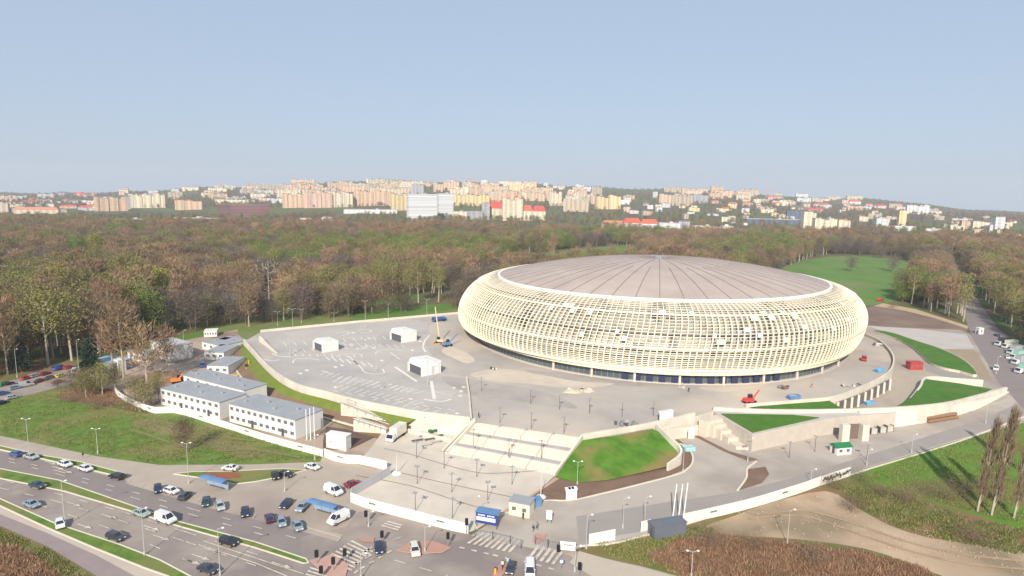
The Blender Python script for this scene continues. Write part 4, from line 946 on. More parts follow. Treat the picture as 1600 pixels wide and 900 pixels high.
for i, (px, py, lab) in enumerate(BU):
    s = (.8+.35*((i*37) % 10)/10)*(1.35 if i > 18 else 1)
    t = tree(10, G(px, py), i, (s, s, s*.85), lab); t['category'] = 'bush'
# dry weeds and rough grass
random.seed(5)
def tufts(name, pg, n, mats, h, lab, cat, zb=.1):
    mb = MB(); xs = [p[0] for p in pg]; ys = [p[1] for p in pg]; c = 0
    while c < n:
        px = random.uniform(min(xs), max(xs)); py = random.uniform(min(ys), max(ys))
        if not inpoly(px, py, pg): continue
        if sin(px*.09)+sin(py*.23+px*.05)+random.uniform(-1, 1) < -1.0: continue
        g_ = G(px, py); c += 1
        for k in range(3): blade(mb, g_+Vector((random.uniform(-.5, .5), random.uniform(-.5, .5), zb)), Vector((random.gauss(0, .45), random.gauss(0, .45), 1)), h*random.uniform(.5, 1.2), .16, random.randrange(len(mats)))
    o = mb.build(name, mats); tag(o, lab, cat, kind='stuff')
W1 = [mat('weed_red', (.27, .13, .075), .9), mat('weed_brown', (.21, .125, .08), .9), mat('weed_straw', (.38, .25, .15), .9)]
W2 = [mat('tuft_olive', (.14, .15, .03), .9), mat('tuft_straw', (.32, .25, .13), .9), mat('tuft_green', (.09, .15, .02), .9)]
tufts('dry_weeds', [(1015, 876), (1060, 846), (1120, 838), (1200, 846), (1340, 862), (1440, 888), (1480, 915), (1400, 930), (1090, 912)], 9000, W1, .95, 'reddish brown dry weeds between the footway and the dirt track', 'weeds')
tufts('dry_weeds', [(-10, 852), (30, 856), (90, 895), (110, 930), (-20, 930)], 1500, W1, .8, 'reddish dry weeds in the lower left corner', 'weeds')
tufts('rough_grass', [(1300, 760), (1380, 765), (1530, 815), (1610, 830), (1610, 870), (1480, 845), (1400, 824), (1340, 792)], 5000, W2, .6, 'rough tufted grass between the grass slope and the dirt track', 'grass')
tufts('rough_grass', [(930, 852), (1040, 836), (1090, 822), (1120, 830), (1060, 842), (1010, 872), (1090, 905), (960, 870)], 2200, W2, .5, 'rough grass between the white fence and the red weeds', 'grass')
tufts('rough_grass', [(-10, 826), (75, 862), (140, 905), (100, 905), (40, 856), (-10, 848)], 1200, W2, .45, 'rough grass below the lower left cycle path', 'grass')
tufts('dry_weeds', [(88, 616), (120, 606), (180, 612), (235, 645), (200, 642), (150, 632)], 1200, W1, .7, 'russet dead weeds along the upper edge of the grass field', 'weeds')
tufts('grass_tufts', [(0, 632), (60, 616), (180, 620), (240, 650), (390, 677), (500, 716), (400, 722), (250, 724), (150, 710), (0, 678)], 7000, W2, .28, 'short tufts of straw and green over the large grass field', 'grass', .15)
tufts('grass_tufts', [(1345, 745), (1420, 716), (1500, 692), (1610, 655), (1610, 825), (1500, 795), (1380, 762)], 5000, W2, .3, 'short tufts over the sunny grass slope under the poplars', 'grass', .25)
random.seed(31); mb = MB()
for i in range(420):
    px = random.uniform(1120, 1600); py = 790+(px-1120)*.18+random.gauss(0, 14); g_ = G(px, py); q = random.uniform(.1, .3); mb.box(g_+Vector((0, 0, .3)), (q, q*.8, q*.6), random.uniform(0, 3), top=(.6, .6))
tag(mb.build('stones', mat('stone_pale', (.5, .42, .33), .9, (.3, .24, .18), .5)), 'loose stones scattered along the dirt track', 'stones', kind='stuff')
# ---------------------------------------------------------------- the city
FC = {
 'cream': facade('facade_cream', (.78, .66, .46), (.16, .15, .15), 3.2, 2.9, .55, .5), 'peach': facade('facade_peach', (.72, .50, .32), (.17, .13, .12), 3.2, 2.9, .55, .5),
 'tan': facade('facade_tan', (.60, .49, .35), (.14, .12, .11), 3.4, 2.9, .6, .5), 'white': facade('facade_white', (.78, .76, .72), (.18, .19, .22), 3.3, 3.0, .9, .45, (.6, .58, .56)),
 'grey': facade('facade_grey', (.42, .41, .42), (.12, .13, .15), 3.3, 3.0, .7, .5), 'yellow': facade('facade_yellow', (.80, .63, .32), (.2, .16, .12), 3.2, 2.9, .5, .5),
 'pink': facade('facade_pink', (.66, .44, .34), (.16, .13, .12), 3.2, 2.9, .55, .5), 'brown': facade('facade_brown', (.26, .10, .08), (.03, .03, .04), 60, 3.4, 1.1, .45),
 'bands': facade('facade_bands', (.62, .61, .60), (.24, .25, .27), 90, 3.1, 1.1, .42, (.62, .61, .6)), 'glass': facade('facade_glass', (.10, .14, .2), (.04, .06, .10), 3, 3.2, .8, .7)}
RF = {'dark': mat('roof_tar', (.16, .15, .15), .9, rnd=.2), 'red': mat('roof_red', (.50, .09, .06), .8, rnd=.15), 'pale': mat('roof_pale', (.45, .43, .41), .8, rnd=.2), 'orange': mat('roof_orange', (.5, .2, .11), .8, rnd=.1)}
CWORD = {'cream': 'cream', 'peach': 'peach', 'tan': 'tan', 'white': 'white', 'grey': 'grey', 'yellow': 'yellow', 'pink': 'dusty pink', 'brown': 'dark brown', 'bands': 'white banded', 'glass': 'dark glass'}
def building(x0, x1, yb, yt, col, roof, label, name='apartment_block', cat='building', depth=14, rz=0.0, style='flat', group=None, bays=0):
    b = GT((x0+x1)/2, yb)
    if b is None: return None
    d = P2(b)[2]; wd = max(3, (x1-x0)*d/F); h = max(3, (yb-yt)*d/F); az = math.atan2(b.x, b.y)
    t = thing(name, label, cat, b+Vector((0, 0, 0)), -az*.6+rz, group)
    if style == 'gable':
        hw = h*.62
        mb = MB(); mb.box((0, depth/2, hw/2-1.5), (wd, depth, hw+3)); mb.build('wall', FC[col], t)
        o = .5; mb = MB(); A_ = [(-wd/2-o, -o, hw), (wd/2+o, -o, hw), (wd/2+o, depth+o, hw), (-wd/2-o, depth+o, hw), (-wd/2+min(wd*.2, 5), depth/2, h), (wd/2-min(wd*.2, 5), depth/2, h)]
        mb.add(A_, [(0, 1, 5, 4), (2, 3, 4, 5), (1, 2, 5), (3, 0, 4), (3, 2, 1, 0)]); rf = mb.build('roof', RF[roof], t)
        return t
    mb = MB()
    if bays:                                 # stepped slab: bays at slightly different depth and height
        bw = wd/bays; rm = MB()
        for i in range(bays):
            dy = (i % 2)*2.2; hh_ = h*(1-.06*((i*7) % 3))
            c = -wd/2+bw*(i+.5); mb.box((c, depth/2+dy, hh_/2-2), (bw-.02*(i % 2), depth, hh_+4)); rm.box((c, depth/2+dy, hh_+.35), (bw+.3*((i % 2)*2-1), depth+.4, .7))
            if i % 2: rm.box((c, depth/2+dy+2, hh_+2.0), (bw*.35, 4, 2.6))
        mb.build('wall', FC[col], t); rm.build('roof', RF[roof], t)
    else:
        mb.box((0, depth/2, h/2-2), (wd, depth, h+4)); mb.build('wall', FC[col], t)
        rm = MB(); rm.box((0, depth/2, h+.3), (wd+.5, depth+.5, .6)); rm.box((wd*.12, depth/2, h+1.6), (min(wd*.2, 6), 4, 2.4)); rm.build('roof', RF[roof], t)
    return t
LMK = [ # x0,x1,base,top,colour,roof,label,depth,rz,style,bays
 (152, 197, 330, 308, 'peach', 'dark', 'peach and tan stepped slab block at the left above the woodland', 16, .25, 'flat', 7),
 (196, 204, 327, 306, 'grey', 'dark', 'narrow grey-green tower between the peach and the cream slabs at the left', 16, .2, 'flat', 0),
 (204, 256, 325, 304, 'cream', 'pale', 'long cream stepped block right of the narrow grey tower', 16, -.1, 'flat', 8),
 (276, 314, 328, 313, 'peach', 'orange', 'low peach block with orange roof left of the dark brown slab', 14, .1, 'flat', 3),
 (344, 410, 340, 320, 'brown', 'dark', 'wide dark brown office slab with long window bands', 18, 0, 'flat', 0),
 (409, 421, 340, 320, 'brown', 'dark', 'dark brown end tower at the right of the wide brown slab', 20, .2, 'flat', 0),
 (338, 382, 319, 312, 'cream', 'dark', 'long low cream block just behind the brown slab', 12, 0, 'flat', 0),
 (28, 86, 334, 324, 'cream', 'orange', 'long low cream building with orange roof at the far left', 12, 0, 'gable', 0),
 (0, 12, 332, 318, 'tan', 'dark', 'small tan block cut by the left frame edge', 14, 0, 'flat', 0),
 (183, 226, 352, 343, 'white', 'pale', 'flat white-roofed building half hidden by the wood at left', 20, 0, 'flat', 0),
 (275, 345, 350, 341, 'brown', 'pale', 'low brown hall with pale roofs below the brown slab', 20, 0, 'flat', 3),
 (126, 137, 350, 341, 'tan', 'pale', 'small tan box building at the wood edge on the left', 14, 0, 'flat', 0),
 (443, 478, 325, 303, 'peach', 'dark', 'left peach slab of the dense rows above the wood', 15, .2, 'flat', 5),
 (477, 519, 325, 301, 'pink', 'dark', 'pink slab next to the left peach slab', 15, .1, 'flat', 5),
 (519, 551, 324, 300, 'cream', 'dark', 'cream stepped slab in the middle of the left dense rows', 15, .1, 'flat', 6),
 (553, 614, 322, 298, 'peach', 'orange', 'broad peach block left of the white twin towers', 16, -.1, 'flat', 6),
 (612, 641, 329, 303, 'yellow', 'dark', 'yellow-orange stepped block directly left of the white twin towers', 16, .25, 'flat', 5),
 (638, 684, 345, 304, 'bands', 'pale', 'left and wider of the tall white banded twin towers', 17, .35, 'flat', 0),
 (685, 709, 341, 303, 'bands', 'pale', 'right and narrower of the tall white banded twin towers', 17, .35, 'flat', 0),
 (538, 620, 334, 328, 'white', 'pale', 'long low white hall in front of the dense peach rows', 30, 0, 'flat', 0),
 (463, 491, 356, 341, 'tan', 'pale', 'small tan house with white gable inside the wood', 14, .3, 'gable', 0),
 (500, 520, 350, 339, 'white', 'pale', 'small white house just right of the tan house inside the wood', 12, -.2, 'gable', 0),
 (706, 730, 343, 331, 'cream', 'pale', 'low cream building at the foot of the white twin towers', 14, 0, 'flat', 0),
 (729, 754, 344, 330, 'grey', 'dark', 'dark grey box building right of the white twin towers', 18, 0, 'flat', 0),
 (753, 765, 344, 318, 'grey', 'dark', 'narrow grey tower left of the red-roofed cream towers', 14, 0, 'flat', 0),
 (764, 786, 343, 315, 'cream', 'red', 'cream tower with red pyramid roof left of the taller cream slab', 16, 0, 'gable', 0),
 (785, 817, 345, 309, 'cream', 'red', 'tall bright cream stepped slab between the red-roofed towers', 17, .1, 'flat', 5),
 (816, 832, 345, 321, 'cream', 'red', 'cream house-tower with a bright red hipped roof, left of its twin', 16, 0, 'gable', 0),
 (832, 852, 344, 322, 'cream', 'red', 'rightmost cream house-tower with a bright red hipped roof', 16, 0, 'gable', 0),
 (706, 765, 322, 304, 'yellow', 'dark', 'pale yellow stepped slab right behind the twin towers', 15, 0, 'flat', 8),
 (858, 878, 322, 300, 'cream', 'dark', 'cream slab left of the pale yellow pair', 15, .1, 'flat', 4),
 (880, 919, 331, 311, 'tan', 'pale', 'tan office block with a wide top band', 17, -.1, 'flat', 3),
 (931, 951, 327, 307, 'yellow', 'dark', 'left pale yellow tower of the pair standing alone', 16, .3, 'flat', 3),
 (951, 970, 327, 305, 'yellow', 'dark', 'right golden tower of the pair standing alone', 16, .25, 'flat', 3),
 (940, 978, 357, 345, 'pink', 'orange', 'long low barn-like hall with a faded pink roof above the dome', 18, 0, 'gable', 0),
 (974, 1002, 361, 341, 'white', 'red', 'white building with bright red roof, left of its pair above the dome', 16, .1, 'gable', 0),
 (1001, 1028, 360, 343, 'white', 'red', 'white building with bright red roof, right of its pair above the dome', 16, 0, 'gable', 0),
 (1030, 1062, 362, 349, 'white', 'pale', 'white arched hall right of the two red roofs', 20, .1, 'flat', 0),
 (1060, 1077, 362, 346, 'grey', 'dark', 'grey shed end next to the white arched hall', 22, 0, 'flat', 0),
 (1085, 1145, 371, 354, 'cream', 'pale', 'bright cream flat-roofed building behind the wood above the dome', 20, .15, 'flat', 4),
 (1030, 1049, 321, 303, 'peach', 'dark', 'peach tower group at the start of the right rows', 16, .1, 'flat', 3),
 (1050, 1082, 322, 305, 'tan', 'dark', 'tan tower group right of the peach tower', 16, .1, 'flat', 4),
 (1083, 1106, 318, 304, 'grey', 'dark', 'grey tower group left of the round pale roof', 16, .1, 'flat', 3),
 (1168, 1250, 350, 343, 'glass', 'pale', 'long low glass-fronted hall left of the cream tower cluster', 24, .05, 'flat', 0),
 (1230, 1252, 343, 331, 'glass', 'dark', 'dark blue office box left of the cream tower cluster', 20, 0, 'flat', 0),
 (1255, 1274, 360, 332, 'cream', 'pale', 'leftmost tower of the cream cluster beyond the right meadow', 16, .2, 'flat', 2),
 (1273, 1309, 363, 342, 'cream', 'pale', 'middle stepped block of the cream cluster beyond the right meadow', 16, .2, 'flat', 5),
 (1310, 1328, 364, 344, 'cream', 'orange', 'rightmost block of the cream cluster beyond the right meadow', 16, .2, 'flat', 2),
 (1369, 1388, 357, 342, 'white', 'pale', 'white block left of the thin yellow tower', 15, .2, 'flat', 2),
 (1384, 1400, 352, 338, 'tan', 'dark', 'tan block between the white block and the thin yellow tower', 15, 0, 'flat', 2),
 (1404, 1415, 354, 329, 'yellow', 'dark', 'thin yellow tower standing above the right wood', 12, .2, 'flat', 0),
 (1385, 1428, 363, 354, 'white', 'pale', 'long white low building at the foot of the thin yellow tower', 18, .1, 'flat', 0),
 (1446, 1468, 364, 358, 'white', 'pale', 'small white shed right of the long white low building', 16, .1, 'flat', 0),
 (1418, 1450, 335, 321, 'white', 'pale', 'bright white stepped block on the right skyline', 16, .1, 'flat', 4),
 (1503, 1520, 358, 345, 'peach', 'dark', 'peach block left end of the small row at the right', 15, .1, 'flat', 2),
 (1522, 1553, 361, 346, 'cream', 'dark', 'cream stepped row left of the dark and white tower', 15, .1, 'flat', 4),
 (1554, 1568, 363, 339, 'white', 'dark', 'tall white tower with dark side near the right frame edge', 16, .3, 'flat', 0),
 (1578, 1606, 386, 369, 'yellow', 'red', 'yellow houses with red roofs at the right frame edge', 14, .2, 'gable', 0),
 (643, 662, 303, 288, 'grey', 'dark', 'pair of pale grey towers rising behind the left twin tower', 16, 0, 'flat', 2),
 (677, 692, 300, 288, 'peach', 'dark', 'orange tower peeping up behind the right twin tower', 16, 0, 'flat', 0),
 (740, 754, 303, 290, 'pink', 'dark', 'pink tower on the slope behind the pale yellow slab', 16, 0, 'flat', 2),
 (1545, 1549, 372, 352, 'white', 'pale', 'slim white chimney-like block near the right edge', 6, 0, 'flat', 0)]
for a in LMK:
    building(*a[:7], depth=a[7], rz=a[8], style=a[9], bays=a[10], name={'gable': 'house'}.get(a[9], 'apartment_block'))
random.seed(21)
ZN = [ # x0,x1,y0,y1,n,colours,height px,width px,words
 (270, 450, 295, 318, 34, 'cream peach white tan', (5, 10), (10, 28), 'in the loose far rows above the brown slab'),
 (430, 560, 292, 312, 20, 'peach peach cream tan', (9, 15), (18, 42), 'in the dense far rows above the left half of the wood'),
 (560, 650, 290, 306, 20, 'peach cream cream tan', (8, 14), (16, 38), 'in the packed rows just left of the twin towers'),
 (700, 860, 293, 316, 32, 'cream peach yellow peach', (8, 15), (14, 36), 'in the packed rows right of the twin towers'),
 (855, 935, 298, 324, 18, 'cream tan peach white', (7, 14), (12, 28), 'in the rows left of the pale yellow pair'),
 (970, 1050, 308, 338, 14, 'cream pink white', (5, 10), (6, 16), 'among trees right of the pale yellow pair'),
 (1030, 1185, 300, 314, 20, 'peach cream tan', (6, 11), (14, 34), 'in the skyline rows above the right of the dome'),
 (1060, 1250, 316, 352, 34, 'cream white tan yellow', (4, 8), (7, 18), 'in the house quarter above the right of the dome'),
 (1180, 1340, 306, 334, 32, 'cream peach tan white', (5, 8), (10, 26), 'in the low rows left of the right skyline'),
 (1340, 1500, 322, 350, 24, 'white cream tan', (4, 8), (9, 22), 'scattered over the right skyline'),
 (1480, 1600, 343, 374, 20, 'cream peach white', (4, 8), (8, 20), 'scattered near the right frame edge'),
 (0, 150, 305, 334, 40, 'white tan cream peach', (3, 7), (8, 24), 'scattered over the far left plain'),
 (140, 280, 300, 320, 18, 'white cream peach', (4, 8), (6, 14), 'on the far left skyline'),
 (600, 760, 284, 292, 14, 'white pink cream', (3, 6), (6, 18), 'on the hill top above the twin towers'),
 (760, 920, 287, 297, 14, 'white cream peach', (3, 6), (6, 16), 'on the hill right of the twin towers')]
for x0, x1, y0, y1, n, cols, hr, wr, words in ZN:
    cols = cols.split()
    for i in range(n):
        yb = y0+(y1-y0)*(i+random.random())/n; x = random.uniform(x0, x1); w_ = random.uniform(*wr); h_ = random.uniform(*hr); c = random.choice(cols)
        big = w_ > (wr[0]+wr[1])/2; low = h_ < 7 and y0 > 300 and random.random() < .45
        rf = random.choice(('red', 'red', 'orange', 'dark')) if low else random.choice(('dark', 'dark', 'pale'))
        lab = f"{'wide' if big else 'small'} {CWORD[c]} {'house with ' + {'red': 'red', 'orange': 'orange', 'dark': 'dark', 'pale': 'pale'}[rf] + ' roof' if low else 'block'} {words}"
        building(x-w_/2, x+w_/2, yb, yb-h_, c, rf, ' '.join(lab.split()[:16]), name='house' if low else 'apartment_block', depth=12, rz=random.uniform(-.3, .4), style='gable' if low else 'flat', bays=0 if low else (int(w_/4.5) if w_ > 12 else 0), group='city: '+lab)
# trees between the far buildings
P = []
y = 1900.0
while y < 4000:
    x = -y*.95
    while x < y*.95:
        X = x+random.uniform(-9, 9); Y = y+random.uniform(-12, 12); x += 26*(y/2400)
        px, py, dz = P2((X, Y, T(X, Y)))
        if -50 < px < 1650 and (py < 352+max(0, (px-900)*.045)) and sin(X*.006+2)+sin(Y*.005+X*.002)+random.uniform(-1.2, 1.2) > -.75:
            P.append((X, Y, T(X, Y)-1, random.choice((0, 1, 1, 3, 1, 3, 2, 0)), random.uniform(0, 6), random.uniform(.5, .95)*(.6 if Y > 3300 else 1)))
    y += 24*(y/2400)
for i in range(1500):
    px = random.uniform(-40, 1640); py = random.uniform(340, 352+max(0, (px-900)*.04)); g_ = G(px, py)
    if g_.y < 2000: P.append((g_.x, g_.y, T(g_.x, g_.y)-1, random.choice((0, 1, 1, 3, 4, 2)), random.uniform(0, 6), random.uniform(.7, 1.0)))
scatter('city_trees', P, ccol, 'stuff', 'hazy trees growing between the far city blocks', 'trees')
# thin radio masts on the right skyline
for i, (px, yt, yb) in enumerate([(1197, 280, 302), (1202, 280, 303)]):
    b = GT(px, yb+2) or GT(px, yb+8) or GT(px, 315); d = P2(b)[2]; mb = MB(); h = (yb-yt)*d/F; w_ = 2.2
    for s in ((-1, -1), (1, -1), (1, 1), (-1, 1)): mb.tube((s[0]*w_, s[1]*w_, 0), (s[0]*.4, s[1]*.4, h), .5, .4, 4)
    for k in range(6): z = h*k/6; q = w_*(1-k/6*.8); mb.tube((-q, -q, z), (q, -q, z+h/7), .3, n=4); mb.tube((q, q, z), (-q, q, z+h/7), .3, n=4)
    t = thing('radio_mast', ('left' if i == 0 else 'right')+' red and white lattice radio mast on the far skyline', 'mast', b); mb.build('lattice', mat('mast_pink', (.6, .42, .4), .7), t)
print('CITY', len([o for o in COL.objects if o.get('category') == 'building']))

# ---------------------------------------------------------------- vehicles
PAINT = {}
def paint(nm, c, r=.3): 
    if nm not in PAINT: PAINT[nm] = mat('car_paint_'+nm, c, r, metal=.15, spec=.6, coat=.6)
    return PAINT[nm]
CP = {'white': (.75, .75, .74), 'silver': (.42, .44, .45), 'black': (.015, .015, .018), 'navy': (.015, .025, .07), 'blue': (.05, .12, .35), 'teal': (.02, .06, .07), 'dark_grey': (.045, .05, .06),
      'pale_blue': (.25, .32, .38), 'maroon': (.10, .015, .03), 'red': (.5, .03, .03), 'dark_red': (.25, .02, .03), 'green': (.05, .42, .08), 'cream': (.7, .66, .55), 'plum': (.05, .025, .07), 'pale_green': (.33, .42, .40), 'yellow': (.7, .55, .1), 'mint': (.35, .6, .5)}
# side profiles: (x, z) outlines of the lower body and of the glasshouse
SHAPE = {
 'hatch': (4.1, 1.72, [(-2.0, .35), (2.0, .35), (2.05, .62), (1.95, .82), (1.0, .98), (-1.95, 1.02), (-2.05, .7)], [(-1.85, 1.0), (1.05, .97), (.35, 1.46), (-1.35, 1.48)]),
 'sedan': (4.5, 1.76, [(-2.2, .35), (2.2, .35), (2.25, .6), (2.15, .8), (1.05, .96), (-1.2, .98), (-2.2, .96), (-2.27, .65)], [(-1.5, .96), (1.1, .95), (.4, 1.42), (-.85, 1.42)]),
 'estate': (4.6, 1.78, [(-2.25, .35), (2.25, .35), (2.3, .6), (2.15, .82), (1.1, .98), (-2.2, 1.02), (-2.3, .7)], [(-2.15, 1.0), (1.15, .96), (.45, 1.46), (-1.85, 1.48)]),
 'suv': (4.6, 1.85, [(-2.2, .42), (2.2, .42), (2.28, .75), (2.1, 1.0), (1.05, 1.12), (-2.2, 1.14), (-2.28, .8)], [(-2.1, 1.12), (1.1, 1.1), (.5, 1.72), (-1.9, 1.74)]),
 'van': (5.3, 2.0, [(-2.6, .4), (2.6, .4), (2.68, .8), (2.45, 1.1), (1.85, 1.35), (-2.6, 1.4), (-2.65, .8)], [(-2.58, 1.38), (1.85, 1.34), (1.05, 2.15), (-2.5, 2.25)]),
}
CARC = {}
def car_meshes(shape):
    if shape in CARC: return CARC[shape]
    L, W, low, hi = SHAPE[shape]; zt = max(p[1] for p in hi); zb = min(p[1] for p in hi)
    def ext(mb, prof_, w0, tap=0.0, mi=0):
        n = len(prof_); vs = []; 
        for s in (-1, 1):
            for (x, z) in prof_: vs.append((x, s*(w0/2-tap*max(0, z-zb)/(zt-zb+1e-6)), z))
        fs = [tuple(range(n)), tuple(range(2*n-1, n-1, -1))]+[(i, n+i, n+(i+1) % n, (i+1) % n) for i in range(n)]
        mb.add(vs, fs, mi)
    body = MB(); ext(body, low, W)
    top = [p for p in hi if p[1] > (zt+zb)/2]; xf = max(p[0] for p in top); xb = min(p[0] for p in top)
    tw = W/2-.05-.2
    body.add([(xb-.04, -tw-.03, zt-.03), (xf+.04, -tw-.03, zt-.04), (xf+.04, tw+.03, zt-.04), (xb-.04, tw+.03, zt-.03), (xb+.02, -tw+.08, zt+.05), (xf-.05, -tw+.08, zt+.03), (xf-.05, tw-.08, zt+.03), (xb+.02, tw-.08, zt+.05)], [(3, 2, 1, 0), (4, 5, 6, 7), (0, 1, 5, 4), (1, 2, 6, 5), (2, 3, 7, 6), (3, 0, 4, 7)])
    for s in (-1, 1):                                   # roof pillars
        for (p, q) in ((hi[0], hi[3]), (hi[1], hi[2]), ((-.25, zb), (-.3, zt))):
            body.tube((p[0], s*(W/2-.05), p[1]-.02), (q[0], s*(W/2-.25), q[1]), .055, n=4)
        if shape == 'van': body.add([(-2.5, s*(W/2-.04), 1.38), (.2, s*(W/2-.04), 1.36), (.2, s*(W/2-.22), 2.2), (-2.42, s*(W/2-.22), 2.22), (-2.5, s*(W/2-.14), 1.38), (.2, s*(W/2-.14), 1.36), (.2, s*(W/2-.30), 2.2), (-2.42, s*(W/2-.30), 2.22)], [(0, 1, 2, 3), (7, 6, 5, 4), (0, 3, 7, 4), (1, 5, 6, 2)])
        body.box((.75, s*(W/2+.08), zb+.06), (.14, .18, .12))
    glass = MB(); ext(glass, hi, W-.1, .2)
    wh = []
    R_ = .33 if shape != 'van' else .36
    for x in (-L*.31, L*.31):
        for s in (-1, 1):
            m1 = MB(); m1.tube((0, -.11, 0), (0, .11, 0), R_, n=12); wh.append(((x, s*(W/2-.08), R_), m1.v, m1.f))
    hl = MB(); hl.box((0, 0, 0), (.14, .36, .16)); xh = max(p[0] for p in low)-.06
    def mk(nm, b, ms): o = b.build(nm, ms); COL.objects.unlink(o); return o.data
    wd = MB(); wd.tube((0, -.11, 0), (0, .11, 0), R_, n=12); rim = MB(); rim.tube((0, -.125, 0), (0, .125, 0), R_*.6, n=8)
    CARC[shape] = dict(body=mk('body', body, [WHITE]), glass=mk('windows', glass, [GLASC]), wheel=mk('tyre', wd, [RUB]), rim=mk('rim', rim, [STEEL]), wpos=[w_[0] for w_ in wh], hl=mk('headlight', hl, [LAMPG]), tl=mk('taillight', hl, [mat('tail_red', (.4, .02, .02), .4)]), xh=xh, W=W, col={})
    return CARC[shape]
def car(shape, colr, loc, rz, label, name=None, cat='car', group=None):
    c = car_meshes(shape)
    if colr not in c['col']:
        me = c['body'].copy(); me.materials.clear(); me.materials.append(paint(colr, CP[colr])); c['col'][colr] = me
    t = thing(name or ('parked_van' if shape == 'van' else 'car'), label, 'van' if shape == 'van' else cat, loc, rz, group); t.scale = (.87, .9, .9)
    def ad(nm, me, p=(0, 0, 0), par=t):
        o = bpy.data.objects.new(nm, me); COL.objects.link(o); o.parent = par; o.location = p; return o
    ad('body', c['col'][colr]); ad('windows', c['glass'])
    for p in c['wpos']:
        w_ = ad('wheel', c['wheel'], p); ad('rim', c['rim'], (0, 0, 0), w_)
    for s in (-1, 1): ad('headlight', c['hl'], (c['xh'], s*(c['W']/2-.3), .68)); ad('taillight', c['tl'], (-c['xh'], s*(c['W']/2-.28), .78))
    return t
